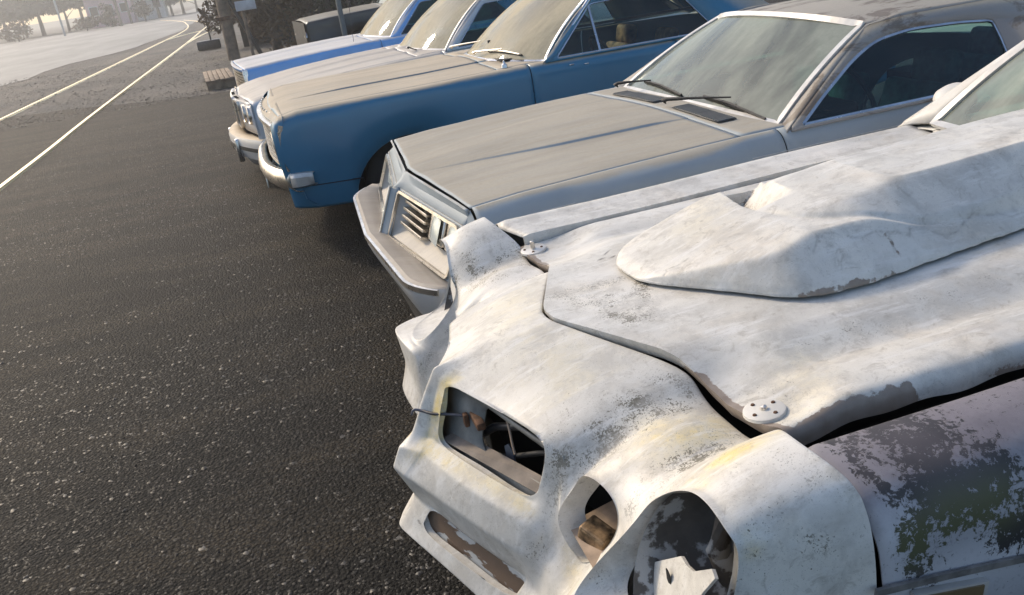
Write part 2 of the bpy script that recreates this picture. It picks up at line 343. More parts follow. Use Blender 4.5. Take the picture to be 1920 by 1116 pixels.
def wiper(parent, piv, arm_end, blade, mat, arm_mat, nrm):
    nrm = np.array(nrm)/np.linalg.norm(nrm); piv, arm_end = np.array(piv), np.array(arm_end); b0, b1 = map(np.array, blade)
    w = tube('wiper', [piv+nrm*.004, piv+nrm*.030, piv+(arm_end-piv)*.08+nrm*.034, piv+(arm_end-piv)*.5+nrm*.032, arm_end+nrm*.024], .006, arm_mat, parent, 8, up=tuple(nrm), scale=[2.2, 2.2, 1.6, .9, .6])
    m_ = (b0+b1)/2; d = (b1-b0)
    strip('wiper_blade', [b0+nrm*.008, b0+d*.5+nrm*.010, b1+nrm*.008], .010, .020, mat, w, up=tuple(nrm))
    strip('blade_bridge', [b0+d*.06+nrm*.016, b0+d*.3+nrm*.026, b0+d*.5+nrm*.032, b0+d*.7+nrm*.026, b0+d*.94+nrm*.016], .009, .006, arm_mat, w, up=tuple(nrm)); return w
def seat(parent, x, y, mat, w=.5, h=.55, z=.30, name='seat'):
    V, F = boxes([((x, y, z), (.5, w, .16)), ((x+.30, y, z+h*.5), (.14, w, h), Matrix.Rotation(.28, 3, 'Y')), ((x+.40, y, z+h+.06), (.10, w*.5, .16), Matrix.Rotation(.2, 3, 'Y'))]); o = mesh(name, V, F, mat, parent); mod_bevel(o, .035, 3)
    return o
def side_fn(s0, z0, s1, z1): return lambda z: s0+(s1-s0)*(z-z0)/(z1-z0)

SLOT = None
M['clearglass'] = glass('dusty_windshield_glass', (.42, .62, .58), .90, (.55, .485, .35), lo=.34, hi=.52)
M['greyglass'] = glass('dusty_tinted_windshield', (.30, .48, .46), .66, (.42, .45, .385), lo=.36, hi=.60)
M['tealglass'] = glass('tinted_side_glass', (.30, .58, .56), .07, (.35, .38, .36), lo=.4, hi=.7)
M['sideglass'] = glass('clear_side_glass', (.62, .74, .70), .12, (.45, .42, .34), lo=.4, hi=.7)
M['vinyl'] = simple('teal_seat_fabric', (.10, .17, .16), .8, 0, .3, 20, bump=.3)
M['tanvinyl'] = simple('cracked_tan_upholstery', (.30, .16, .07), .7, 0, .6, 14, bump=.5)
def sedan(car, sp):
    B = Body(sp['st']); pm = sp['paint']; hm = sp.get('hoodmat', pm); jh = sp['jh']; jc = B.n-1; hw = sp['half']
    ar = [(sp['wf'], sp.get('az', .33), sp.get('ar', .37)), (sp['wr'], sp.get('az', .33), sp.get('ar', .37))]
    if not sp.get('rear_only'): B.panel('hood', sp['hood0'], sp['hood1'], jh, jc, (-1, 1), hm, car, 46, 7)
    B.panel('cowl', sp['hood1'], sp['cowl1'], jh, jc, (-1, 1), sp.get('cowlmat', hm), car, 6, 4)
    d0, d1 = sp['door']
    for sd in (-1, 1):
        if not sp.get('rear_only'): B.panel('fender', sp['fend0'], d0, 0, jh, (sd,), pm, car, 60, 7, ar)
        B.panel('door', d0, d1, 0, jh, (sd,), pm, car, 24, 7)
        B.panel('quarter_panel', d1, sp['tail'], 0, jh, (sd,), pm, car, 50, 6, ar)
    B.panel('boot_lid', sp['deck'], sp['tail'], jh, jc, (-1, 1), hm, car, 16, 4)
    K = [B.pt(sp['tail'], j, -1) for j in np.linspace(0, jc, 40)]+[B.pt(sp['tail'], j, 1) for j in np.linspace(jc, 0, 40)[1:]]
    mesh('tail_panel', K+[np.array([sp['tail'], 0, .55])], [(i, (i+1) % len(K), len(K)) for i in range(len(K))], pm, car, smooth=False)
    V, F = boxes([((sp['tail']*.5+.2, 0, .36), (sp['tail']-.5, 1.20, .26)), ((sp['wf'], 0, .55), (.9, 1.15, .36)), ((sp['wr'], 0, .55), (.9, 1.15, .36)), ((sp['screen'][0]+.12, 0, .80), (.34, 1.40, .16))])
    mesh('underbody', V, F, M['void'], car, smooth=False)
    for x in (sp['wf'], sp['wr']):
        for sd in (-1, 1): wheel(car, x, sd*(hw-sp.get('wi', .17)), sp.get('wheel', .325))
    S = Screen(*sp['screen']); gm = sp['glass']
    V, F = grid(patch(lambda u, v: S.p(2*u-1, v), 25, 10)); mesh('windshield', V, F, gm, car)
    L = S.loop(.0, .006); frame_tube('windshield_trim', L, .014, .028, sp['trim'], car, n=120)
    Rr = Screen(*sp['rear']); V, F = grid(patch(lambda u, v: Rr.p(2*u-1, v), 15, 8)); mesh('rear_window', V, F, sp['side'], car)
    # roof skin: head curve -> rear head curve, cheeks folded down to the drip rail
    def roof(u, v):
        uu = 2*v-1; a = S.p(uu, 1.0); b_ = Rr.p(uu, 1.0); q = a+(b_-a)*u; q[2] += sp.get('rise', .03)*4*u*(1-u)*(1-abs(uu)**3); return q
    V, F = grid(patch(roof, 24, 30)); r_ = mesh('roof', V, F, sp.get('roofmat', hm), car); mod_solid(r_, .012, 0)
    for sd in (-1, 1):
        out, wins = sp['side_outer'], sp['windows']; g = lambda p: np.array([p[0], sd*sp['lean'](p[1]), p[1]])
        O = [g(p) for p in out]
        W0 = round_loop([g(p) for p in wins[0][0]], wins[0][1])
        if len(wins) == 1: ring('side_frame', round_loop(O, .02), W0, sp.get('pillarmat', pm), car, t=.02)
        else:
            c = wins[0][2]                           # x where the side splits at the post between the two windows
            up = lambda x, which: None
            oa = [p for p in O if p[0] <= c]; ob = [p for p in O if p[0] > c]; zt, zb = sp['split']
            oa = [g(p) for p in sp['outer_a']]; ob = [g(p) for p in sp['outer_b']]
            ring('side_frame', round_loop(oa, .015), W0, sp.get('pillarmat', pm), car, t=.02); W1 = round_loop([g(p) for p in wins[1][0]], wins[1][1]); ring('side_frame', round_loop(ob, .015), W1, sp.get('pillarmat', pm), car, t=.02)
            gl1 = pane('side_window', W1, sp['side'], car, (0, -sd*.008, 0)); frame_tube('window_trim', W1, .010, .016, sp['wtrim'], gl1, n=70)
        gl = pane('side_window', W0, sp['side'], car, (0, -sd*.008, 0)); frame_tube('window_trim', W0, .010, sp.get('wtw', .018), sp['wtrim'], gl, n=90)
        for e in sp.get('posts', []): strip('vent_post', [g(e[0]), g(e[1])], .016, .02, sp['wtrim'], gl)
    for sd in (-1, 1):
        g = lambda p: np.array([p[0], sd*sp['lean'](p[1]), p[1]]); O = [g(p) for p in sp['side_outer']]; k0 = max(i for i, p in enumerate(sp['side_outer']) if p[1] > sp['side_outer'][0][1]+.1)
        inn = [S.p(sd, t) for t in np.linspace(0, 1, 9)]+[roof(t, (sd+1)/2) for t in np.linspace(0, 1, 12)[1:]]+[Rr.p(sd, t) for t in np.linspace(1, 0, 8)[1:]]
        outp = list(resample([O[0], O[1]], 9))+list(resample(O[1:k0+1], 12))[1:]+list(resample([O[k0], O[k0+1]], 8))[1:]
        P = [[i_+(o_-i_)*t+np.array([0, sd*.012, .006])*4*t*(1-t) for t in np.linspace(0, 1, 5)] for i_, o_ in zip(inn, outp)]
        V, F = grid(P); mod_solid(mesh('pillar', V, F, sp.get('pillarmat', pm), car, sharp=60), .010, 0)
    fx = sp['seatx']
    for yy in (-.38, .38): seat(car, fx, yy, sp['seatmat'], .52)
    seat(car, fx+.85, 0, sp['seatmat'], 1.15, .5)
    box('dashboard', (sp['screen'][0]+.34, 0, .83), (.30, 1.3, .12), M['void'], car, .03)
    st_ = lathe('steering_wheel', [(.175+.012*math.cos(a), .012*math.sin(a)) for a in np.linspace(0, 2*math.pi, 9)], M['black'], car, 28, 'x', c=(0, 0, 0)); st_.location = (sp['screen'][0]+.62, -.38, .86); st_.rotation_euler = (0, R(-25), 0)
    return B, S
# ============================================================ THE WHITE COUPE (nearest)
YC = 1.82
hero = thing('sports_coupe', 'nearest car, chalky white coupe with gutted nose, cracked hood bulge and empty headlight openings', 'car', (0, YC, 0))
HF = Frame(0, YC, 0)
def hp(px, py, s):                                             # (s, x, z), s = distance from the centre line
    p = HF.at(px, py, y=-s); return (s, p[0], p[2])
def fascia():
    cols = ['c%d' % i for i in range(14)]
    T = {}                                                     # rows of (s, x, z)
    T[0] = [(0, .535, .878), (.03, .54, .878), (.06, .552, .877), (.20, .622, .866), (.35, .70, .85), (.41, .717, .822), (.455, .722, .80), (.51, .726, .793), (.565, .73, .79), (.61, .738, .80), (.67, .735, .855), (.78, .70, .905), (.87, .715, .893), (.905, .727, .865)]
    T[1] = [(0, .39, .852), (.028, .395, .852), (.055, .405, .85), (.20, .475, .838), (.345, .545, .828), (.405, .56, .80), (.455, .585, .803), (.51, .605, .82), (.565, .61, .812), (.61, .62, .792), (.668, .63, .85), (.775, .60, .897), (.878, .645, .88), (.918, .733, .828)]
    T[2] = [(0, .248, .820), (.024, .256, .806), (.048, .264, .795), (.20, .338, .778), (.335, .382, .774), (.395, .43, .772), hp(1076, 918, .435), hp(1097, 892, .462), hp(1138, 918, .525), hp(1195, 930, .602), hp(1236, 935, .668), hp(1318, 916, .772), hp(1384, 992, .868), (.925, .738, .77)]
    T[3] = [(0, .203, .745), (.026, .226, .742), (.056, .238, .742), (.20, .31, .72), hp(1021, 862, .372), (.40, .405, .70), hp(1047, 968, .424), (.50, .44, .65), hp(1160, 968, .562), hp(1170, 995, .605), hp(1183, 990, .643), (.78, .46, .74), hp(1404, 1065, .888), (.927, .742, .70)]
    T[4] = [(0, .165, .668), (.030, .198, .664), (.062, .213, .660), (.20, .272, .648), hp(1001, 940, .36), (.405, .37, .61), hp(1070, 1025, .455), hp(1100, 1056, .50), hp(1145, 1018, .545), hp(1128, 1085, .605), (.640, .325, .615), (.775, .318, .612), (.885, .45, .63), (.925, .745, .60)]
    T[5] = [(0, .138, .625), (.034, .178, .625), (.07, .196, .618), (.20, .246, .606), (.355, .328, .585), (.405, .345, .562), (.45, .362, .54), (.50, .368, .52), (.555, .345, .54), (.60, .315, .575), (.65, .29, .60), (.78, .285, .603), (.885, .39, .60), (.92, .745, .55)]
    T[6] = [(0, .112, .580), (.034, .130, .576), (.07, .150, .570), (.20, .215, .550), (.355, .298, .527), (.405, .325, .512), (.45, .335, .50), (.50, .335, .49), (.555, .315, .505), (.60, .29, .55), (.65, .268, .588), (.78, .254, .597), (.875, .345, .58), (.92, .745, .50)]
    T[7] = [(0, .125, .500), (.034, .136, .497), (.07, .155, .494), (.20, .215, .472), (.355, .295, .448), (.405, .318, .45), (.45, .32, .45), (.50, .315, .445), (.555, .30, .45), (.60, .28, .47), (.65, .268, .50), (.78, .262, .52), (.875, .35, .50), (.92, .745, .45)]
    T[8] = [(0, .105, .450), (.034, .117, .447), (.07, .135, .443), (.20, .192, .424), (.355, .27, .405), (.405, .30, .42), (.45, .30, .42), (.50, .295, .415), (.555, .285, .415), (.60, .27, .43), (.65, .262, .45), (.78, .262, .475), (.875, .35, .44), (.92, .745, .40)]
    T[9] = [(0, .088, .422), (.034, .098, .419), (.07, .112, .415), (.20, .172, .390), (.355, .245, .355), (.405, .27, .36), (.45, .275, .37), (.50, .275, .37), (.555, .265, .37), (.60, .25, .38), (.65, .24, .39), (.78, .238, .40), (.87, .34, .39), (.915, .745, .36)]
    T[10] = [(s, x+.07, z-.05) for s, x, z in T[9][:13]]+[(.90, .745, .32)]
    for c in (0, 1, 2, 3, 4):                                  # the ledge is a clear fold
        s_, x_, z_ = T[5][c]; T[5][c] = (s_+(.018 if c else 0), x_-.010, z_+.014)
        s_, x_, z_ = T[6][c]; T[6][c] = (s_+(.008 if c else 0), x_-.008, z_+.008)
        s_, x_, z_ = T[7][c]; T[7][c] = (s_, x_+.014, z_-.002)
    nr, nc = 11, 14
    lip = [(s, x+.004, z-.05) for s, x, z in T[0]]
    rows = [lip]+[T[i] for i in range(nr)]; nr += 1           # row index shifts by one
    V = []; idx = {}; FAR = (.10, .10, .10, .075, .04, 0)      # the soft nose hangs a little forward on the far side
    for r_ in range(nr):
        for c in range(nc):
            s, x, z = rows[r_][c]
            for sd in ((-1,) if c == 0 else (-1, 1)):
                idx[r_, c, sd] = len(V); fz = .022*sm(.40, .46, s)*sm(.66, .60, s)*(r_ < 2)*(sd > 0); V.append((x-(s*(FAR[min(r_, 5)] if not (c in (9, 10) and r_ in (4, 5)) else .01) if sd > 0 else 0), sd*s, z+float(fz)))
            if c == 0: idx[r_, 0, 1] = idx[r_, 0, -1]
    holes = {'grille': [(r_, c) for r_ in (3, 4) for c in (2, 3)], 'lamp': [(r_, c) for r_ in (3, 4) for c in (6, 7)], 'head': [(r_, c) for r_ in (3, 4) for c in (10, 11)], 'slot': [(8, c) for c in (2, 3)]}
    cut = {q for h in holes.values() for q in h}
    b = bmesh.new(); cr = b.edges.layers.float.new('crease_edge'); vc = b.verts.layers.float.new('crease_vert')
    bv = [b.verts.new(v) for v in V]; b.verts.ensure_lookup_table()
    dep = {'grille': [(.003, 1), (.016, 1.0)], 'lamp': [(.004, .99), (.055, .90)], 'head': [(.004, .99), (.075, .90)], 'slot': [(.004, 1), (.02, 1)]}
    for sd in (-1, 1):
        for r_ in range(nr-1):
            for c in range(nc-1):
                if (r_, c) in cut: continue
                b.faces.new([bv[idx[r_, c, sd]], bv[idx[r_, c+1, sd]], bv[idx[r_+1, c+1, sd]], bv[idx[r_+1, c, sd]]][::sd])
        for hn, q in holes.items():
            r0, r1 = min(a for a, _ in q), max(a for a, _ in q)+1; c0, c1 = min(a for _, a in q), max(a for _, a in q)+1
            loop = [(r0, c) for c in range(c0, c1)]+[(r_, c1) for r_ in range(r0, r1)]+[(r1, c) for c in range(c1, c0, -1)]+[(r_, c0) for r_ in range(r1, r0, -1)]
            prev = [bv[idx[a, c, sd]] for a, c in loop]; cen = sum((v.co for v in prev), Vector())/len(prev)
            base = [v.co.copy() for v in prev]
            for a, v2 in zip(prev, prev[1:]+prev[:1]):
                e = b.edges.get((a, v2)); e[cr] = {'head': .93, 'lamp': 1.0}.get(hn, 1.0)
            if hn in ('grille', 'slot'):
                for (a, c), v in zip(loop, prev):
                    if (c == c0 and a in (r0, r1)) or (a, c) == (r1, c1): v[vc] = .9
                    if hn == 'slot' and c == c1: v[vc] = .8
            if hn == 'lamp':
                for (a, c), v in zip(loop, prev):
                    if (a, c) in ((5, 7),): v[vc] = .3
            for di, (dx, sc) in enumerate(dep[hn]):
                cur = []
                for p in base:
                    w = cen+(p-cen)*sc; w.x = p.x+dx
                    if hn in ('head',): w.x = p.x*.75+cen.x*.25+dx
                    cur.append(b.verts.new(w))
                for k in range(len(prev)):
                    k2 = (k+1) % len(prev); b.faces.new([prev[k], cur[k], cur[k2], prev[k2]][::sd])
                if di == 1:
                    for a, v2 in zip(cur, cur[1:]+cur[:1]): b.edges.get((a, v2))[cr] = .8
                prev = cur
    for q_ in ((3, 0), (7, 0), (6, 0), (8, 0), (1, 0)): bv[idx[q_[0], q_[1], 1]][vc] = .8
    def crease(r0, c0, r1, c1, w):
        for sd in (-1, 1):
            a, v2 = bv[idx[r0, c0, sd]], bv[idx[r1, c1, sd]]; e = b.edges.get((a, v2))
            if e: e[cr] = max(e[cr], w)
    for c in range(nc-1): crease(1, c, 1, c+1, .85); crease(10, c, 10, c+1, .8)
    for c in range(0, 5): crease(6, c, 6, c+1, .9 if c < 4 else .35); crease(7, c, 7, c+1, .95 if c < 4 else .4); crease(8, c, 8, c+1, .9 if c < 4 else .3)
    for c in range(1, 4): crease(5, c, 5, c+1, 1.0)
    for c in range(9, 12): crease(7, c, 7, c+1, .6)
    for c in range(0, 4): crease(3, c, 3, c+1, .9)
    for r_ in range(3, 8): crease(r_, 1, r_+1, 1, .7); crease(r_, 0, r_+1, 0, .35)
    for r_ in range(1, 11): crease(r_, 13, r_+1, 13, .9)
    for r_ in range(6, 8): crease(r_, 0, r_+1, 0, .8)
    me = bpy.data.meshes.new('nose'); bmesh.ops.recalc_face_normals(b, faces=b.faces); b.to_mesh(me); b.free()
    o = link('front_fascia', me, M['white'], hero); mod_sub(o, 3)
    wv = np.full((len(me.vertices), 1), .22); wv[len(V):] = .8
    for (r_, c, sd), i_ in idx.items():
        if r_ <= 1 or r_ >= 6 or (r_ in (3, 4, 5) and c not in (5, 9)): wv[i_] = .85
    n0 = len(me.vertices); P0 = coords(o); Q = P0.copy()       # make the smooth surface pass through the measured points
    for it in range(4):
        dg = bpy.context.evaluated_depsgraph_get(); dg.update(); ev = o.evaluated_get(dg).data; a = np.empty(len(ev.vertices)*3, np.float32); ev.vertices.foreach_get('co', a)
        Q += (P0-a.reshape(-1, 3)[:n0])*wv; me.vertices.foreach_set('co', Q.astype(np.float32).ravel()); me.update()
    o.modifiers[0].levels = 4; bake(o)
    o.data.shade_smooth()
    P = coords(o); x, s, z = P[:, 0], np.abs(P[:, 1]), P[:, 2]; near = P[:, 1] < 0
    def seg(a, c, w):       # closeness to a 3D segment (x, s, z)
        a, c = np.array(a), np.array(c); q = np.stack([x, s, z], 1); t = np.clip(((q-a)@(c-a))/((c-a)@(c-a)), 0, 1); return np.exp(-(np.linalg.norm(q-(a+t[:, None]*(c-a)), axis=1)/w)**2)
    v1 = [(.70, .42, .82), (.58, .41, .80), (.43, .395, .77), (.40, .40, .70), (.345, .40, .56), (.32, .405, .50)]
    v2 = [(.73, .61, .80), (.62, .61, .79), (.49, .605, .76), (.43, .60, .70), (.38, .60, .62), (.30, .60, .54)]
    dirt = np.zeros(len(P))
    for L, ws in ((v1, (.055, .06, .045, .022, .03)), (v2, (.03, .03, .025, .022, .03))):
        for i in range(len(L)-1): dirt = np.maximum(dirt, seg(L[i], L[i+1], ws[i])*(1 if i < 2 or L is v2 else .8))
    dirt = np.where(near, dirt, np.maximum(dirt*.7, .75*seg((.68, .58, .80), (.45, .62, .78), .07)))
    dirt += .30*sm(.4, .6, s)*sm(.74, .8, z)+.16*np.exp(-((x-.20)/.06)**2-((z-.60)/.05)**2)+.3*seg((.30, .52, .45), (.28, .60, .52), .05)+.12
    attr(o, 'dirt', np.clip(dirt+.10, 0, 1))
    yel = .9*seg((.565, .50, .82), (.66, .53, .80), .06)*near+.9*seg((.54, .72, .86), (.70, .69, .87), .035)*near+1.3*seg((.54, .76, .85), (.55, .87, .82), .018)*near+.8*seg((.60, .74, .89), (.70, .70, .88), .03)*near+.55*seg((.375, .46, .55), (.37, .52, .53), .025)*near
    yel += 1.3*np.exp(-((s-.045)/.018)**4)*sm(.6, .64, z)*sm(.83, .78, z)*(x < .30)+.95*seg((.185, .05, .648), (.345, .355, .612), .020)*near+.5*seg((.45, .78, .80), (.42, .80, .68), .04)*~near+.25*np.exp(-((x-.5)/.1)**2)*(s < .3)
    attr(o, 'yellow', np.clip(yel, 0, 1)); attr(o, 'peel', np.zeros(len(P)))
    ck = .85*seg((.13, .05, .455), (.165, .12, .41), .0022)+.8*seg((.165, .12, .41), (.19, .13, .40), .002)
    attr(o, 'crack', np.clip(ck*near, 0, 1))
    return o
nose = fascia()
# ---- hood: a height field over (x, s)
def hood_front(s):
    far = np.where(s > 0, s*.10+.022*sm(.52, .66, s), 0); s = np.abs(s); return -far+ np.interp(s, [0, .03, .06, .20, .35, .41, .455, .51, .565, .61, .66], [.544, .547, .559, .631, .708, .724, .729, .733, .739, .748, .765])
def hood_z(x, y):
    s = np.abs(y)
    cx = np.interp(s, [0, .15, .30, .38, .44, .50, .56, .60, .64, .67], [.905, .903, .895, .888, .876, .864, .868, .868, .866, .858])
    base = cx+.012*sm(.9, 2.2, x)-.020*sm(1.05, .6, x)*sm(.5, .1, s)-.012*sm(.95, .7, x)*sm(.1, .5, s)
    # smooth the knots a little
    base -= .010*np.exp(-((s-.475)/.05)**2)*sm(.8, 1.0, x)
    # the dished corners round the pins
    dx, dy = x-.835, s-.585; base -= .014*np.exp(-(dx/.06)**2-(dy/.05)**2)
    base -= .028*sm(.90, .74, x)*sm(.30, .45, s)*sm(.70, .60, s)*np.where(y > 0, .8, 1)
    # upward bulge of the teardrop is a mesh of its own; leave a shallow rise here so that it sits down on it
    return base
def roll(x, y, z):
    s = np.abs(y); return z
def hood():
    ss = np.r_[np.linspace(0, .63, 64), .638, .645, .651, .656, .660, .6625, .664]; ys = np.r_[-ss[::-1], ss[1:]]
    tt = np.linspace(0, 1, 190)**1.15; P = []; dz = np.r_[np.zeros(64), -.001, -.0025, -.006, -.011, -.018, -.028, -.042]; dz = np.r_[dz[::-1], dz[1:]*.25]
    for k, t in enumerate(np.r_[-1, -.5, tt]):
        xf = hood_front(ys); xx = xf+(2.26-xf)*max(t, 0); z = hood_z(xx, ys)+dz; mid = np.abs(ys) < .655
        if t == -1: z = z-.030*mid; xx = xx+.012*mid
        elif t == -.5: z = z-.010*mid; xx = xx+.001*mid
        q = sm(.60, .66, -ys); z = z-.006*q*np.exp(-((xx-1.15)/.1)**2)+.003*np.sin(xx*37)*q; P.append(list(zip(xx, ys, z)))
    V, F = grid(P); o = mesh('hood', V, F, M['white'], hero, sharp=70)
    P = coords(o); x, y, z = P.T; s = np.abs(y)
    def seg(a, c, w):
        a, c = np.array(a), np.array(c); q = np.stack([x, y], 1); t = np.clip(((q-a)@(c-a))/((c-a)@(c-a)), 0, 1); return np.exp(-(np.linalg.norm(q-(a+t[:, None]*(c-a)), axis=1)/w)**2)
    d = .10+.95*seg((.80, .02), (.70, -.13), .045)+.6*seg((.62, .10), (.74, -.16), .05)+.55*seg((.95, -.46), (1.45, -.41), .035)+.5*seg((.84, -.52), (.80, -.66), .07)+.5*seg((.76, .05), (.74, .1), .05)
    d += .25*sm(.78, .7, x)
    attr(o, 'dirt', np.clip(d, 0, 1)); attr(o, 'yellow', .25*seg((.8, -.62), (.9, -.5), .08))
    edge = sm(.645, .664, s)*(y < 0)
    attr(o, 'peel', np.clip(edge*(.34+.30*np.sin(x*9)*np.sin(x*23+1))*(.5+.5*sm(.86, .82, z))+.9*sm(.03, 0, x-hood_front(y))*sm(.865, .845, z)*(s > .2)+.62*seg((.80, -.655), (1.02, -.66), .02)+.35*seg((.77, -.40), (.78, -.60), .02), 0, 1))
    ck = .9*seg((.79, .26), (.83, .25), .0035)+.7*seg((.84, .31), (.82, .29), .003)+.0*x
    far = [(.70, .545), (.80, .60), (1.02, .648), (1.5, .655)]
    attr(o, 'crack', np.clip(ck, 0, 1)); return o
hood_o = hood()
# ---- teardrop bulge, cracked all round, lying on the hood
_K = np.array(crom([(.79, .0), (.797, .075), (.842, .15), (.93, .228), (1.05, .305), (1.20, .320), (1.40, .300), (1.70, .272), (2.0, .256), (2.3, .25)], 16))
def b_hw(x): return np.interp(x, _K[:, 0], _K[:, 1])
def bz(x, y):
    """height of the teardrop over the hood: front slope, side slopes and a flat back at 1.0 m"""
    s = np.abs(y); fr = (x-.79)/.335; si = np.maximum((b_hw(x)-s)/(.105-.050*sm(1.22, 1.42, x)), 0)
    k = -np.log(np.exp(-22*fr)+np.exp(-22*si)+np.exp(-22*1.0))/22
    return np.clip(k+.045*sm(0, .12, np.minimum(fr, si)), 0, 1.02)*(1.0-.048*sm(1.26, 1.46, x)-hood_z(x, y))
_S = np.array(crom([(1.12, .0), (1.17, .11), (1.24, .175), (1.34, .215), (1.45, .238), (1.8, .235), (2.3, .23)], 12))
def scoop(x, y):
    s = np.abs(y); fr = np.maximum((x-1.12)/.32, 0); si = np.maximum((np.interp(x, _S[:, 0], _S[:, 1])-s)/.12, 0)
    k = -np.log(np.exp(-14*fr)+np.exp(-14*si)+np.exp(-14.0))/14; e = np.minimum(fr, si)
    return np.where(e > 0, np.clip(k+.08*sm(0, .15, e), 0, 1)*(.050+.048*sm(1.24, 1.46, x)+.020*sm(1.4, 2.1, x)), 0)
def bulge():
    nx, ny = 380, 190; xs = .79+(2.25-.79)*np.linspace(0, 1, nx)**1.25; P = []
    for i, x in enumerate(xs):
        hw = max(.02, float(b_hw(x)))
        v = np.linspace(-1, 1, ny); y = hw*np.sign(v)*np.abs(v)**.85; y2 = y+.085*float(sm(1.06, .80, x))+(.0012*math.sin(x*61)+.0008*math.sin(x*143))*np.abs(v)**40
        z = hood_z(x+0*y, y2)+.0135+bz(x+0*y, y); sc = scoop(x+0*y, y); xc = 1.122+.5*np.maximum(0, y-.08)**1.5
        inn = np.clip((x-xc)/.008, 0, 1)*np.clip((xc+.125-x)/.075, 0, 1)*sm(.0, .10, y)*sm(.245, .228, y)
        z = z+sc*(1-inn)-.075*inn; P.append([(x, b_, c_) for b_, c_ in zip(y2, z)])
    V, F = grid(P); nb = len(V)
    # turned-down broken edge
    ring = [j for j in range(ny)]+[i*ny+ny-1 for i in range(1, nx)]+[(nx-1)*ny+j for j in range(ny-2, -1, -1)]+[i*ny for i in range(nx-2, 0, -1)]
    for q in ring: V.append((V[q][0], V[q][1], V[q][2]-.0045))
    for a in range(len(ring)): a2 = (a+1) % len(ring); F.append((ring[a], ring[a2], nb+a2, nb+a))
    o = mesh('hood_bulge', V, F, M['white'], hero, sharp=60)
    P = coords(o); x, y, z = P.T; s = np.abs(y); hw = b_hw(x)
    def seg(a, c, w):
        a, c = np.array(a), np.array(c); q = np.stack([x, y], 1); t = np.clip(((q-a)@(c-a))/((c-a)@(c-a)), 0, 1); return np.exp(-(np.linalg.norm(q-(a+t[:, None]*(c-a)), axis=1)/w)**2)
    d = .06+.55*seg((1.2, .15), (1.24, .25), .04)+.3*seg((1.25, -.22), (1.4, -.24), .03)
    attr(o, 'dirt', np.clip(d, 0, 1)); attr(o, 'yellow', np.clip(.2*seg((1.0, .1), (1.1, .2), .1), 0, 1))
    e = np.minimum(hw-s, (x-.79)*.8); pe = (.46+.14*np.sin(x*47)*np.sin(x*19+1))*np.exp(-(e/.012)**2)*(y < .02)*sm(.81, .9, x)*sm(1.45, 1.2, x)+.15*np.exp(-(e/.006)**2)
    attr(o, 'peel', np.clip(pe+.55*seg((1.30, -.255), (1.31, -.29), .012)+.5*seg((1.2, .19), (1.24, .22), .05)*(z < 1.0), 0, 1))
    ck = 0*x
    J = [[(.835, -.045), (.85, -.03), (.882, -.045), (.905, -.04)], [(.825, -.05), (.845, -.085), (.87, -.12)], [(1.20, -.235), (1.27, -.245), (1.31, -.252), (1.36, -.262), (1.37, -.25), (1.45, -.262), (1.52, -.250), (1.62, -.24), (1.75, -.225)], [(1.31, -.252), (1.30, -.285)], [(1.16, -.25), (1.13, -.235), (1.11, -.25)]]
    for q_, L in enumerate(J):
        rr = np.random.default_rng(q_+3); L = [np.array(p_) for p_ in L]
        for it in range(3): L = sum([[a, (a+c)/2+rr.normal(0, .07, 2)*np.linalg.norm(c-a)] for a, c in zip(L, L[1:])], [])+[L[-1]]
        for a, c in zip(L, L[1:]): w_ = rr.uniform(.0012, .0032); ck = np.maximum(ck, rr.uniform(.08, .42)*seg(a, c, w_))
    attr(o, 'crack', np.clip(ck, 0, 1)); return o
bulge_o = bulge()
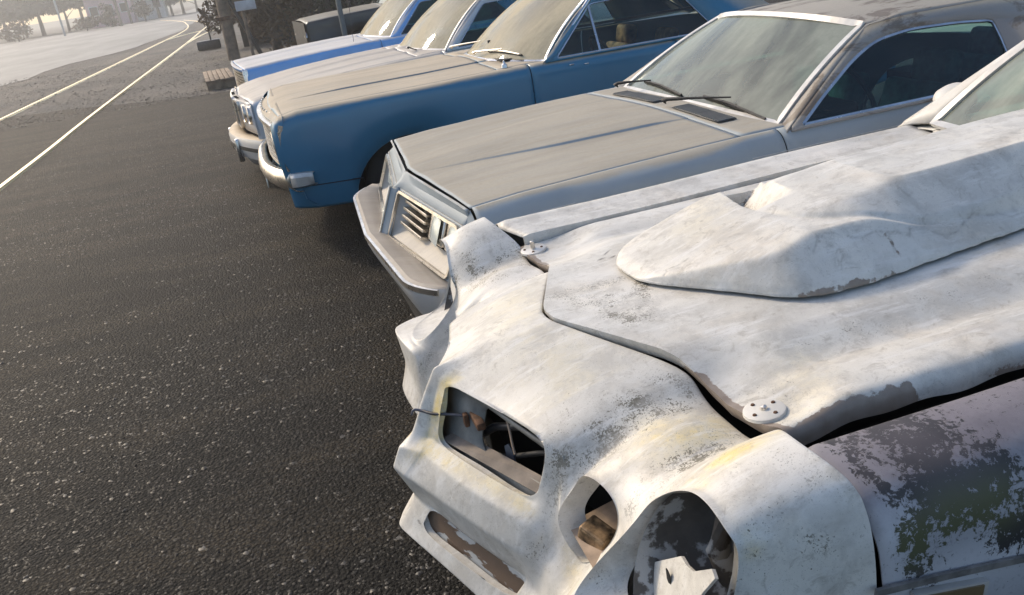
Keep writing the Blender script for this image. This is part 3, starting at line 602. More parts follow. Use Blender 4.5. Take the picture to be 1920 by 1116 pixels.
# ---- fenders, doors and rear body of the coupe
def coupe_side(sd):
    near = sd < 0; mt = M['fender'] if near else M['white']
    e0 = .715 if near else .6675
    prof = lambda x: ([(.738, .842), (.746, .856), (.785, .862), (.83, .858), (.88, .838),] if near else [(e0, .80), (e0, .862), (e0+.012, .868), (.76, .876), (.82, .882), (.88, .845),])+[ (.915, .79), (.928, .72), (.936, .62), (.935, .52), (.925, .42), (.91, .33), (.89, .24)]
    def xf(z): return float(np.interp(z, [.2, .32, .40, .5, .60, .70, .77, .828, .865, .875], [.75, .75, .75, .752, .752, .748, .745, .738, .733, .735]))
    P = []; us = np.r_[np.linspace(0, .12, 8), np.linspace(.14, 1, 60)]
    for u in us:
        row = []
        for s, z in crom(prof(0), 5):
            x0 = xf(z) if s > .88 else float(np.interp(s, [.66, .70, .78, .87, .905], [.765, .748, .715, .728, .735])); x = x0+(2.275-x0)*u
            rise = .016*sm(1.0, 1.9, x); arch = math.sqrt(max(0, .33**2-(x-1.37)**2))
            z2 = z+rise*sm(.7, .85, z)
            if arch > 0 and z2 < .31+arch: z2 = .31+arch
            row.append((x+.004-(0 if near else .07*(1-u)**2), sd*s, z2-(.006 if u == 0 else 0)))
        P.append(row)
    V, F = grid(P); o = mesh('fender', V, F, mt, hero, sharp=60)
    mod_solid(o, .004 if sd > 0 else .004, 0); bake(o)
    P = coords(o); x, y, z = P.T; s = np.abs(y)
    if near:
        o['label'] = 'paint peeled off the near fender down to dark primer'
        def b(cx, cz, rx, rz, a=0):
            dx, dz = x-cx, z-cz; c_, s_ = math.cos(a), math.sin(a); u, v = dx*c_+dz*s_, -dx*s_+dz*c_; return np.exp(-((u/rx)**2+(v/rz)**2)**1.5)
        q = lambda px, py: (lambda p: (p[0], p[2]))(HF.at(px, py, y=-.93))
        pl = [(1800, 870, .055, .10, 0), (1850, 840, .07, .06, 0), (1790, 940, .07, .05, .2), (1720, 1020, .035, .075, 0), (1625, 820, .06, .035, 0), (1700, 800, .07, .03, .2), (1850, 940, .10, .045, .3), (1905, 990, .06, .05, 0), (1900, 760, .07, .06, 0), (1700, 945, .018, .05, 0), (1600, 872, .015, .012, 0), (1900, 900, .05, .03, 0), (1780, 790, .1, .03, .2)]
        pe = np.zeros(len(P))
        for px, py, rx, rz, a in pl: c = q(px, py); pe = np.maximum(pe, b(c[0], c[1], rx, rz, a))
        attr(o, 'peel', pe); ol = np.zeros(len(P))
        for px, py in ((1800, 980), (1720, 1020), (1860, 960)): c = q(px, py); ol = np.maximum(ol, b(c[0], c[1], .085, .05))
        attr(o, 'olive', ol*.8); c = q(1660, 960); attr(o, 'pale', np.clip(.8*b(c[0], c[1], .06, .14)+.5*b(*q(1850, 1050), .2, .05), 0, 1))
    else:
        def seg(a, c, w):
            a, c = np.array(a), np.array(c); qq = np.stack([x, s], 1); t = np.clip(((qq-a)@(c-a))/((c-a)@(c-a)), 0, 1); return np.exp(-(np.linalg.norm(qq-(a+t[:, None]*(c-a)), axis=1)/w)**2)
        attr(o, 'dirt', .1+.3*seg((.7, .68), (1.2, .68), .03)); attr(o, 'yellow', 0*x); attr(o, 'peel', .5*seg((.7, .672), (1.6, .672), .006)); attr(o, 'crack', 0*x)
    return o
fn = coupe_side(-1); ff = coupe_side(1)

# ---- what shows inside the nose
def hq(px, py, s=None, x=None):
    p = HF.at(px, py, y=-s) if s is not None else HF.at(px, py, x=x); return p
def poly(name, pts, mat, parent, t=.003):
    o = mesh(name, pts, [tuple(range(len(pts)))], mat, parent, smooth=False); mod_solid(o, t, 0); return o
# radiator support: grey sheet with one big rounded opening, dusty shelf under it
def ring_plate(name, outer, inner, mat, parent, t=.004):
    n = len(outer); V = list(outer)+list(inner); F = [(i, (i+1) % n, n+(i+1) % n, n+i) for i in range(n)]
    o = mesh(name, V, F, mat, parent, smooth=False); mod_solid(o, t, 0); return o
def rrect(y0, y1, z0, z1, r, n=5, x=0):
    out = []
    for cy, cz, a0 in ((y1-r, z1-r, 0), (y0+r, z1-r, 90), (y0+r, z0+r, 180), (y1-r, z0+r, 270)):
        for k in range(n): a = R(a0+90*k/(n-1)); out.append((x, cy+r*math.cos(a), cz+r*math.sin(a)))
    return out
def sup(sd, q, z, d=0): return np.array([.279+.40*q+.33*(z-.80)+d, sd*q, z])
for sd in (-1, 1):
    ou = [sup(sd, q, z) for q, z in ((.0, .60), (.40, .60), (.40, .745), (.0, .79))]
    ins = [sup(sd, q, z) for q, z in ((.150, .70), (.158, .680), (.180, .662), (.385, .668), (.385, .735), (.150, .765))]
    ring('radiator_support', ou, round_loop(ins, .006), M['greypanel'], hero, n=60, t=.004)
    mod_solid(mesh('grille_shelf', [sup(sd, .05, .655, -.025), sup(sd, .37, .650, -.012), sup(sd, .37, .672, .012), sup(sd, .05, .668, .012)], [(0, 1, 2, 3)], simple('grey_tan_shelf', (.20, .165, .135), .7, 0, .3, 18), hero, smooth=False), .003)
    mesh('dark_backing', [sup(sd, .05, .55, .16), sup(sd, .40, .55, .16), sup(sd, .40, .74, .16), sup(sd, .05, .80, .16)], [(0, 1, 2, 3)], M['void'], hero, smooth=False)  # plain black sheet standing for the darkness behind the support
def hx(px, py, d=0):
    o_, e_ = HF.ray(px, py); n_ = np.array([1, .40, -.33]); return o_+e_*((.015+d)-o_@n_)/(e_@n_)
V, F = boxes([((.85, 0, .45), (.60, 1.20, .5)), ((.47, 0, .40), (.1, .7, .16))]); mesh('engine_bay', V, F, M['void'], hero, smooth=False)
V, F = sweep(crom([hx(772, 778, -.075), hx(776, 769, -.075), hx(790, 770, -.06), hx(812, 776, -.05), hx(840, 777, -.03), hx(872, 780, -.008), hx(890, 786, .02)], 6), circ(.0036, 8)); cab = mesh('latch_cable', V, F, M['wire'], hero, sharp=60)
a = hx(874, 787, -.008); V, F = boxes([((a[0], a[1], a[2]), (.012, .020, .032)), ((a[0]+.02, a[1]-.035, a[2]+.010), (.02, .07, .018))]); mod_bevel(mesh('latch_bracket', V, F, M['rust'], hero), .003)
tube('coolant_pipe', [hx(885, 822, .03), hx(930, 800, .03), hx(985, 800, .03)], .010, M['darksteel'], hero)
tube('wiring', crom([hx(950, 785, .02), hx(955, 805, .02), hx(962, 838, .02), hx(966, 852, .02)], 5), .003, M['tan'], hero)
tube('coolant_hose', crom([hx(900, 848, .05), hx(950, 856, .04), hx(1010, 850, .04), hx(1035, 850, .04)], 6), .007, M['black'], hero)
poly('fan_blade', [hx(947, 836, .03), hx(954, 832, .03), hx(962, 846, .03), hx(968, 870, .03), hx(970, 898, .03), hx(960, 892, .03), hx(952, 865, .03)], simple('blue_grey_steel', (.12, .14, .18), .35, .6), hero, .004)
# lower slot: scraped primer behind it
pr = N('scraped_primer'); pr.set(Base_Color=pr.mix(pr.ramp(pr.noise(16, 5, .6, vec=pr.stretch(1, .35, 1.6)), [(.50, 0.0), (.53, 1.0)]), (.13, .085, .055), (.42, .42, .40)), Roughness=.7); pr.bump(pr.noise(60, 4), .3, .004)
for sd in (-1, 1):
    mesh('lower_panel', [(.165, sd*.04, .51), (.325, sd*.37, .46), (.285, sd*.37, .37), (.135, sd*.04, .42)], [(0, 1, 2, 3)], pr.m, hero, smooth=False)
# empty lamp pockets
for sd in (-1, 1):
    # inner pocket
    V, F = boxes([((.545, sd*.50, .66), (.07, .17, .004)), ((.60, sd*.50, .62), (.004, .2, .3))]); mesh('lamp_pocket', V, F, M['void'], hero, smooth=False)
    mesh('pocket_floor', [(.40, sd*.42, .60), (.40, sd*.58, .585), (.56, sd*.60, .60), (.56, sd*.40, .62)], [(0, 1, 2, 3)], M['tan'], hero, smooth=False)
    # outer bucket: bowl of bare and flaking metal
    bk = N('flaking_bucket_paint'); bk.set(Base_Color=bk.mix(bk.ramp(bk.noise(13, 5, .6), [(.52, 0.0), (.56, 1.0)]), bk.mix(bk.noise(30, 4), (.05, .045, .04), (.14, .125, .11)), (.40, .40, .39)), Roughness=.6); bk.bump(bk.noise(40, 4), .4, .005)
    P = []
    for r_, dx in ((.150, -.02), (.148, .05), (.125, .11), (.07, .14), (.03, .142), (.001, .10)):
        P.append([(.50+dx+.45*r_*math.sin(a)+.10*r_*math.cos(a), sd*(.775+r_*.72*math.cos(a)), .725+r_*.86*math.sin(a)) for a in np.linspace(0, 2*math.pi, 33)])
    V, F = grid(P); mesh('lamp_bucket', V, F, bk.m, hero, sharp=50)
    tube('bucket_post', [(.60, sd*.74, .60), (.56, sd*.76, .72), (.58, sd*.77, .84)], .022, bk.m, hero)
    # carrier plate low in the opening, with a slot and a notch
    K = [(1216, 1042), (1222, 1056), (1280, 1043), (1290, 1060), (1303, 1072), (1338, 1067), (1344, 1085), (1322, 1110), (1300, 1140), (1150, 1150), (1160, 1090)]
    pts = [HF.at(px, py, y=0) for px, py in K]; pts = []
    for px, py in K:
        o_, d_ = HF.ray(px, py); n_ = np.array([-.80, .10, .30]); q_ = np.array([.475, -.75, .68]); p = o_+d_*((q_-o_)@n_)/(d_@n_); pts.append(p*[1, -sd, 1])
    poly('lamp_carrier', pts, M['white'], hero, .006)
    o_, d_ = HF.ray(1257, 1081); n_ = np.array([-.80, .10, .30]); q_ = np.array([.471, -.75, .68]); p = (o_+d_*((q_-o_)@n_)/(d_@n_))*[1, -sd, 1]
    sl_ = [(p[0]-.0035, p[1]+.009*sd*-1*math.cos(a)*.75+.004*math.sin(a), p[2]+(.007 if math.sin(a) > 0 else -.007)+.008*math.sin(a)) for a in np.linspace(0, 2*math.pi, 16, endpoint=False)]
    poly('carrier_slot', sl_, M['void'], hero, .001)
q1 = hq(1115, 1000, s=.50); _c = HF.at(1120, 1002, x=.44); V, F = boxes([(tuple(_c), (.05, .065, .035), Matrix.Rotation(.5, 3, 'Z') @ Matrix.Rotation(.3, 3, 'X'))]); o = mesh('broken_reflector', V, F, simple('rusty_reflector', (.30, .20, .11), .5, .3, .6, 40, bump=.5), hero, smooth=False); mod_bevel(o, .006)
# hood pins
for sd, px, py in ((-1, 1433, 770), (1, 1000, 468)):
    c = HF.at(px, py, z=.85)
    for it in range(4): c = HF.at(px, py, z=float(hood_z(c[0], c[1]))+.003)
    nz_ = np.array([-.10, sd*-.05, 1]); rot = Vector(nz_).to_track_quat('Z', 'Y').to_matrix()
    pl = lathe('pin_plate', [(0, .004), (.036, .004), (.040, .0025), (.041, -.004)], M['trim'] if sd > 0 else simple('chalky_plate', (.60, .58, .53), .5), None, 28)
    pl.parent = hero; pl.location = tuple(c); pl.rotation_euler = Vector(nz_).to_track_quat('Z', 'Y').to_euler()
    pin = lathe('pin', [(0, .030 if sd > 0 else .012), (.006, .028 if sd > 0 else .010), (.0075, .004), (.009, .003)], M['brightchrome'], None, 14); pin.parent = pl
    for k in range(4): a = R(45+90*k); sc = lathe('screw', [(0, .0062), (.0035, .0062), (.0045, .0038)], M['rust'], None, 10); sc.parent = pl; sc.location = (.027*math.cos(a), .027*math.sin(a), 0)
# side line, marker lamp and front wheels
def onside(px, py, s=.94): return HF.at(px, py, y=-s)
strip('groove_strip', resample([onside(1642, 1112), onside(1780, 1078), onside(1925, 1046), onside(2300, 960)], 14), .006, .012, simple('groove_shade_dark', (.16, .15, .14), .6, 0, .4, 30), hero)  # dark strip painting the shade of the body-line groove
mk = [onside(1712, 1112, .942), onside(1850, 1085, .942), onside(1845, 1108, .942), onside(1820, 1140, .942), onside(1712, 1150, .942)]
fr_ = poly('side_marker', mk, simple('marker_bezel', (.45, .43, .40), .5), hero, .012)
ce = sum(np.array(p) for p in mk)/len(mk); poly('marker_lens', [ce+(np.array(p)-ce)*.82+[0, -.007, 0] for p in mk], simple('ochre_lens', (.17, .12, .06), .35), fr_, .004)

# rear of the white coupe
HP = lambda dz: [(.89, .24), (.91, .33), (.925, .42), (.935, .52), (.936, .62), (.928, .72+dz*.5), (.915, .79+dz), (.88, .848+dz), (.80, .872+dz), (.68, .880+dz), (.40, .895+dz), (0, .905+dz)]
n_ = N('plain_white_paint_dirty'); c_ = n_.mix(n_.ramp(n_.noise(7, 6, .7), [(.4, 0.0), (.7, 1.0)]), (.60, .59, .56), (.47, .44, .38)); n_.set(Base_Color=c_, Roughness=.5); M['whiteplain'] = n_.m
spec = dict(st=[(2.2, HP(.016)), (2.3, HP(.018)), (3.3, HP(.02)), (4.2, HP(.03)), (4.9, HP(-.03))], paint=M['whiteplain'], jh=9, half=.93, wf=1.37, ar=.36, wr=4.0, rear_only=True, hood1=2.262, cowl1=2.40, door=(2.28, 3.35), tail=4.9, deck=4.1,
    screen=(2.30, .72, .915, .10, 2.70, .55, 1.235, .10, .04, .02), rear=(4.05, .68, .93, -.10, 3.5, .54, 1.23, -.06, .04, .02), glass=M['greyglass'], side=M['tealglass'], trim=M['trim'], wtrim=M['chrome'],
    lean=side_fn(.86, .88, .56, 1.24), side_outer=[(2.26, .885), (2.69, 1.235), (2.95, 1.25), (3.4, 1.24), (4.0, .90)], windows=[([(2.42, .90), (2.74, 1.19), (2.98, 1.20), (3.3, 1.19), (3.5, .90)], [.02, .05, .05, .05, .03])], seatx=2.95, seatmat=M['black'], rise=.02)
sedan(hero, spec)
mc = HF.at(1792, 182, y=.80); P = [[(mc[0]+dx, mc[1]+.085*r_*math.cos(a), mc[2]+.050*r_*math.sin(a)) for a in np.linspace(0, 2*math.pi, 25)] for dx, r_ in ((-.085, .02), (-.07, .45), (-.04, .78), (0, .97), (.02, 1.0), (.022, .9), (.015, .02))]
V, F = grid(P); mir = mesh('door_mirror', V, F, M['whiteplain'], hero, sharp=50); tube('mirror_stalk', [tuple(mc+[0, 0, -.03]), tuple(mc+[.0, -.01, -.10])], .014, M['whiteplain'], mir)
# ============================================================ THE GREY COUPE
GF = Frame(0, 3.85, 0)
grey = thing('coupe', 'silver grey coupe with dust-covered hood and two black wipers, second car from the camera', 'car', (0, 3.85, 0))
pg = dusty_paint('grey_blue_metallic_under_dust', (.25, .33, .40), (.375, .335, .265), .80, .965, .93, .48, .30, .04)
pgr = dusty_paint('dusty_roof_with_rust', (.22, .22, .22), (.36, .32, .25), .5, .95, .9, .4, .45)
n_ = N('roof_paint_worn'); up_ = n_.up(); wn_ = n_.ramp(n_.noise(4.5, 6, .7, vec=n_.stretch(.6, 1.6, 1), dist=.4), [(.50, 0.0), (.56, 1.0)]); f_ = n_.ramp(up_, [(.45, 0.15), (.93, .9)])
c_ = n_.mix(f_, (.24, .24, .25), n_.mix(n_.noise(50, 3), (.33, .295, .235), (.42, .375, .30))); c_ = n_.mix(n_.math('MULTIPLY', wn_, .75), c_, n_.mix(n_.noise(30, 4), (.085, .055, .035), (.19, .15, .11))); n_.set(Base_Color=c_, Roughness=.6); n_.bump(n_.noise(60, 4), .15, .003); pgr = n_.m
st = []
for x, dz, cs, ch, k in ((.50, -.030, .10, .0, 0), (.62, -.012, .12, .002, 0), (.85, .008, .22, .008, 0), (1.2, .022, .31, .013, 0), (1.62, .036, .36, .014, 0), (1.80, .040, .38, .004, 0), (2.1, .042, .38, .0, 0), (3.4, .045, .38, .0, 0), (4.5, .02, .38, 0, 0), (4.9, -.03, .38, 0, 0)):
    st.append((x, [(.89, .24), (.93, .42), (.945, .60), (.935, .72), (.912, .782+dz*.7), (.875, .828+dz), (.828, .848+dz), (.62, .858+dz), (cs+.018, .864+dz), (cs, .864+dz+ch*.8), (0, .870+dz+ch)]))
hood0 = lambda j: .578+.075*max(0, min(1, (10-j)/4.0))**1.0*(1 if j <= 10 else 1)
def h0(j):
    s_ = {6: .828, 7: .62, 8: .15, 9: .12, 10: 0}; k = min(int(j), 9); sv = s_[k]+(s_[k+1]-s_[k])*(j-k) if k >= 6 else .85; return .575+.078*(sv/.82)
spec = dict(st=st, paint=pg, hoodmat=pg, jh=6, half=.945, wf=1.42, wr=4.1, hood0=h0, hood1=lambda j: 1.80, cowl1=2.06, cowlmat=pg, door=(1.96, 3.25), tail=4.9, deck=4.0, fend0=lambda j: .66,
    screen=(2.02, .78, .885, .045, 2.555, .615, 1.195, .10, .045, .02), rear=(3.95, .75, .93, -.10, 3.45, .60, 1.20, -.06, .045, .02), glass=M['greyglass'], side=M['tealglass'], trim=M['trim'], wtrim=M['chrome'], roofmat=pgr, pillarmat=pgr,
    lean=side_fn(.875, .87, .62, 1.2), side_outer=[(1.985, .875), (2.545, 1.195), (2.75, 1.222), (3.30, 1.21), (3.50, 1.19), (3.98, .90), (3.2, .875)],
    windows=[([(2.045, .885), (2.20, .975), (2.42, 1.09), (2.56, 1.14), (2.75, 1.158), (3.00, 1.148), (3.17, 1.13), (3.17, 1.06), (3.15, .885)], [.02, .06, .08, .06, .06, .06, .02, .02, .02])], seatx=2.75, seatmat=M['vinyl'], rise=.02, wtw=.026)
B, S = sedan(grey, spec)
# header, beak, grille openings, bumper
def gx(s, z): return .430+.10*(s/.83)+(z-.57)*.42
def gfront(sd):
    P = []
    ss = [0, .02, .05, .10, .25, .42, .6, .72, .80, .84]
    for s_ in ss:
        z1 = .842 if s_ < .8 else .84; hx = .572+.078*(s_/.82); top = (hx-.004, z1+.0); bk = .035*math.exp(-(s_/.035)**2)
        row = [(hx+.002, sd*s_, z1-.025), (hx-.006, sd*s_, z1+.002*0), (hx-.012, sd*s_, z1-.004), (gx(s_, .79)+.028-bk*.6, sd*s_, .805), (gx(s_, .775)-bk, sd*s_, .775)]
        P.append(row)
    V, F = grid(P); o = mesh('header_panel', V, F, pg, grey, sharp=35); mod_solid(o, .004, 0)
    # corner cap joining header, fender and bumper
    cs = [.84, .875, .905, .925, .935]; cp = []
    for i, s_ in enumerate(cs):
        k = i/4; xf = .60+.08*k; zt = [.838, .815, .775, .72, .66][i]
        cp.append([(.652+.01*k, sd*s_, zt), (gx(.84, .775)+.05*k+.01, sd*s_, min(zt, .78)-.01*k), (gx(.84, .68)+.06*k, sd*s_, .66), (gx(.84, .57)+.08*k, sd*s_, .56), (gx(.84, .57)+.09*k, sd*s_, .44)])
    cp.append([(.665, sd*.935, z) for z in (.66, .64, .60, .54, .44)])
    V, F = grid(cp); o = mesh('corner_panel', V, F, pg, grey, sharp=60); mod_sub(o, 2)
    g = lambda s_, z, d=0: np.array([gx(s_, z)+d, sd*s_, z])
    loop = [g(.055, .770), g(.825, .772), g(.825, .585), g(.045, .575)]; L = round_loop(loop, [.012, .03, .03, .012])
    ring('grille_surround', round_loop([g(.0, .780), g(.845, .782), g(.845, .560), g(.0, .56)], .004), L, pg, grey, t=.008)
    frame_tube('grille_trim', [p+[-.010, 0, 0] for p in L], .014, .012, M['brightchrome'], grey, n=80)
    # recess walls
    A = to_n(L, 64); c = sum(A)/64; In = [c+(p-c)*[1, .90, .72]+[.075, 0, .006] for p in A]; V = A+In; F = [(i, (i+1) % 64, 64+(i+1) % 64, 64+i) for i in range(64)]
    mesh('grille_recess', V, F, sunlit_recess, grey, sharp=40); pane('grille_back', In, M['void'], grey, (.02, 0, 0))
    for k in range(5):
        z = .628+.031*k; V, F = boxes([((gx(.25, z)+.042, sd*.235, z), (.050, .30, .013), Matrix.Rotation(.25, 3, 'Y') @ Matrix.Rotation(sd*-.12, 3, 'Z'))]); o = mesh('grille_slat', V, F, M['brightchrome'], grey, smooth=False); mod_bevel(o, .002)
    for yy in (.155, .31): box('slat_support', (gx(yy, .69)+.06, sd*yy, .69), (.008, .008, .14), M['chrome'], grey)
    for q, s_ in enumerate((.50, .70)):
        c = g(s_, .69, .045); b_ = box('headlight', tuple(c), (.03, .165, .125), M['brightchrome'], grey, .008, M=Matrix.Rotation(sd*-.12, 3, 'Z') @ Matrix.Rotation(.35, 3, 'Y'))
        V, F = grid([[(c[0]-.020-.012*(1-u*u)*(1-v*v)+.35*0+(v*.055)*.36, c[1]+u*.070, c[2]+v*.052) for v in np.linspace(-1, 1, 7)] for u in np.linspace(-1, 1, 9)]); mesh('lens', V, F, lensm, b_)
n_ = N('headlight_lens'); n_.set(Base_Color=(.55, .62, .62), Roughness=.12, Metallic=.35); n_.bump(n_.noise(8, 1, vec=n_.stretch(1, 30, 1)), .3, .003); lensm = n_.m
sunlit_recess = dusty_paint('sunlit_pale_recess', (.42, .42, .43), (.60, .55, .46), .1, .8, .85, .4, .3)  # pale tone on upward-facing walls paints the sunlit sill of the recess
for sd in (-1, 1): gfront(sd)
# beak divider with its chrome edge
def gb(s_, z, d=0): return np.array([gx(abs(s_), z)-.030+d, s_, z])
V, F = grid([[np.array([gx(0, z)+.0-(.0 if abs(u) > .9 else .036*(1-abs(u))), .052*u*(1.2-(z-.56)*1.3), z]) for u in (-1, -.5, 0, .5, 1)] for z in np.linspace(.785, .56, 9)]); mod_solid(mesh('beak', V, F, pg, grey, sharp=30), .004, 0)
tube('beak_trim', [np.array([gx(0, z)-.040, 0, z]) for z in np.linspace(.79, .565, 8)], .006, M['brightchrome'], grey)
# V bumper: top shelf, chrome brow, face, rub strip
def bump_prof(sd_s):
    s_ = abs(sd_s); x0 = .338+.055*(s_/.95)+.10*max(0, (s_-.72)/.23)**2; return x0
def gbumper():
    P = []; ys = np.r_[np.linspace(-.95, .95, 41)]
    for y in ys:
        x0 = bump_prof(y); t = .0; xin = gx(min(abs(y), .83), .56)+.02
        P.append([(xin+.02, y, .562), (x0+.035, y, .590), (x0+.012, y, .596), (x0, y, .590), (x0-.008, y, .575), (x0-.006, y, .545), (x0+.010, y, .50), (x0+.035, y, .44), (x0+.07, y, .415), (x0+.14, y, .41)])
    for y0, x1 in ((-.955, .62), (.955, .62)):
        pass
    V, F = grid(P); o = mesh('bumper', V, F, bumperm, grey, sharp=30); mod_solid(o, .006, 0)
    for sd in (-1, 1):
        Q = []
        for x in np.linspace(.49, .66, 5): Q.append([(x, sd*(.92+.0*x), .575), (x, sd*.955, .588), (x, sd*.962, .57), (x, sd*.958, .50), (x, sd*.93, .42)])
        V, F = grid(Q); mod_solid(mesh('bumper_end', V, F, bumperm, grey, sharp=30), .006, 0)
    strip('bumper_brow', [(bump_prof(y)-.010, y, .580) for y in np.linspace(-.93, .93, 41)], .012, .022, M['brightchrome'], grey)
    P = [[(bump_prof(y)+.06, y, .42), (bump_prof(y)+.08, y, .33), (bump_prof(y)+.16, y, .25)] for y in np.linspace(-.9, .9, 25)]; V, F = grid(P); mod_solid(mesh('air_dam', V, F, M['black'], grey, sharp=30), .005, 0)
bumperm = dusty_paint('dusty_bumper', (.40, .42, .44), (.37, .325, .27), .35, .85, .92, .3, .12)
gbumper()
# pinstripe, cowl grille, wipers, wheel
def bodyline(B, j, x0, x1, sd, name, w, h, mat, par, n=50, off=.002):
    P = [B.pt(x, j, sd)+[0, sd*off, off*.3] for x in np.linspace(x0, x1, n)]; return strip(name, P, w, h, mat, par, up=(0, -sd*1.0, .5))
for sd in (-1, 1): bodyline(B, 4.05, .70, 3.2, sd, 'pinstripe', .004, .0015, simple('pale_stripe', (.55, .56, .58), .5), grey)
ck = N('cowl_slats'); w_ = ck.new('ShaderNodeTexWave', wave_type='BANDS', bands_direction='Y'); w_.inputs['Scale'].default_value = 16

jz = lambda y: float(np.interp(abs(y), [0, .38, .398, .62, .83], [10, 9, 8, 7, 6]))
vent_m = simple('grimy_vent', (.05, .052, .055), .6, 0, .3, 30); vslat_m = simple('dusty_vent_slats', (.22, .215, .20), .6)
for yc_, wid in ((.285, .50), (-.375, .42)):
    P = []
    for y in np.linspace(yc_-wid/2, yc_+wid/2, 7): P.append([B.pt(x, jz(y), 1)*[1, 0, 1]+[0, y, .006] for x in (1.84, 1.93)])
    V, F = grid(P); cg = mesh('cowl_vent', V, F, vent_m, grey); mod_solid(cg, .004, 1)
    Vs, Fs = [], []
    for y in np.arange(yc_-wid/2+.012, yc_+wid/2, .020): boxes([((1.885, y, B.pt(1.885, jz(y), 1)[2]+.0115), (.084, .006, .004))], Vs, Fs)
    mesh('vent_slats', Vs, Fs, vslat_m, cg, smooth=False)
nrm = (-.52, 0, .86)
def onscreen(F_, S_, px, py):
    """where a sight line meets the windshield"""
    best = None
    o, d = F_.ray(px, py); xb, wb, zb, bb, xt, wt, zt, bt, cr, be = S_.a
    for it in range(25):
        if best is None: u, v = 0., .2
        q = S_.p(u, v); n = np.cross(S_.p(u+.01, v)-q, S_.p(u, v+.01)-q); n /= np.linalg.norm(n); t = ((q-o)@n)/(d@n); h = o+d*t
        du, dv = S_.p(u+.01, v)-q, S_.p(u, v+.01)-q; A = np.stack([du, dv], 1); k = np.linalg.lstsq(A, h-q, rcond=None)[0]*.01; u, v = u+k[0]*.8, v+k[1]*.8; best = 1
    return S_.p(u, v)
f2 = lambda px, py: onscreen(GF, S, px, py)
wiper(grey, GF.at(1160, 166, z=.925), f2(1225, 157), (f2(1210, 155), f2(1280, 182)), M['black'], M['black'], nrm)
wiper(grey, GF.at(1250, 197, z=.925), f2(1375, 190), (f2(1322, 184), f2(1438, 228)), M['black'], M['black'], nrm)
# ============================================================ THE BLUE SEDAN
blue = thing('sedan', 'deep blue sedan with dusty hood and chrome bumper, third car from the camera', 'car', (0, 6.7, 0))
BF = Frame(0, 6.7, 0)
pb = dusty_paint('deep_blue_paint_under_dust', (.035, .175, .30), (.47, .39, .28), .50, .90, .95, .34, .0, .35)
st = []
for x, zt, w, rd, bot, lo in ((.03, .845, .915, .03, .34, .62), (.055, .885, .925, .03, .32, .52), (.10, .915, .937, .02, .30, .46), (.22, .938, .945, 0, .28, .42), (.6, .945, .95, 0, .26, .40), (1.2, .950, .95, 0, .25, .40), (1.75, .962, .95, 0, .24, .40), (2.2, .962, .95, 0, .24, .40), (3.3, .955, .95, 0, .24, .40), (4.3, .93, .94, 0, .26, .42), (4.9, .88, .90, 0, .34, .5)):
    r_ = .010*min(1, max(0, (x-.15)/.3)); st.append((x, [(w-.06, bot), (w-.025, lo), (w+.0, .60 if x > .05 else .66), (w+.002, .74), (w-.006, zt-.075), (w-.022, zt-.028), (w-.055, zt-.004), (w-.11, zt), (.60, zt+.006), (.332, zt+.010), (.318, zt+.010+r_), (0, zt+.018+r_)]))
spec = dict(st=st, paint=pb, hoodmat=pb, jh=7, half=.95, wi=.26, wf=.92, ar=.43, az=.22, wr=3.75, hood0=lambda j: .10-.06*(j-7)/4, hood1=1.62, cowl1=2.02, cowlmat=pb, door=(1.83, 2.95), tail=4.9, deck=4.0, fend0=lambda j: .035+.035*max(0, (2-j)/2),
    screen=(1.99, .86, .955, .32, 2.43, .71, 1.335, .16, .05, .03), rear=(4.0, .80, .95, -.10, 3.45, .68, 1.34, -.06, .05, .02), glass=M['clearglass'], side=M['sideglass'], trim=M['chrome'], wtrim=M['chrome'], pillarmat=pb,
    lean=side_fn(.915, .955, .70, 1.34), side_outer=[(1.93, .955), (2.42, 1.335), (3.25, 1.355), (3.42, 1.335), (3.9, .96)],
    windows=[([(2.03, .970), (2.39, 1.285), (2.9, 1.30), (3.06, 1.295), (3.30, .965)], [.02, .03, .03, .05, .03])], posts=[((2.365, .965), (2.375, 1.27))], seatx=2.75, seatmat=M['tanvinyl'], wheel=.33)
BB, BS = sedan(blue, spec)
frame_sides = [tube('a_pillar_bar', [np.array([1.99+.44*t, sd*(.875-.155*t), .965+.38*t]) for t in np.linspace(0, 1, 5)], .016, M['chrome'], blue) for sd in (-1, 1)]
def fx(s, z): return -.012+.09*(abs(s)/.9)**2.2+.05*max(0, (.60-z)/.25)+.0*z
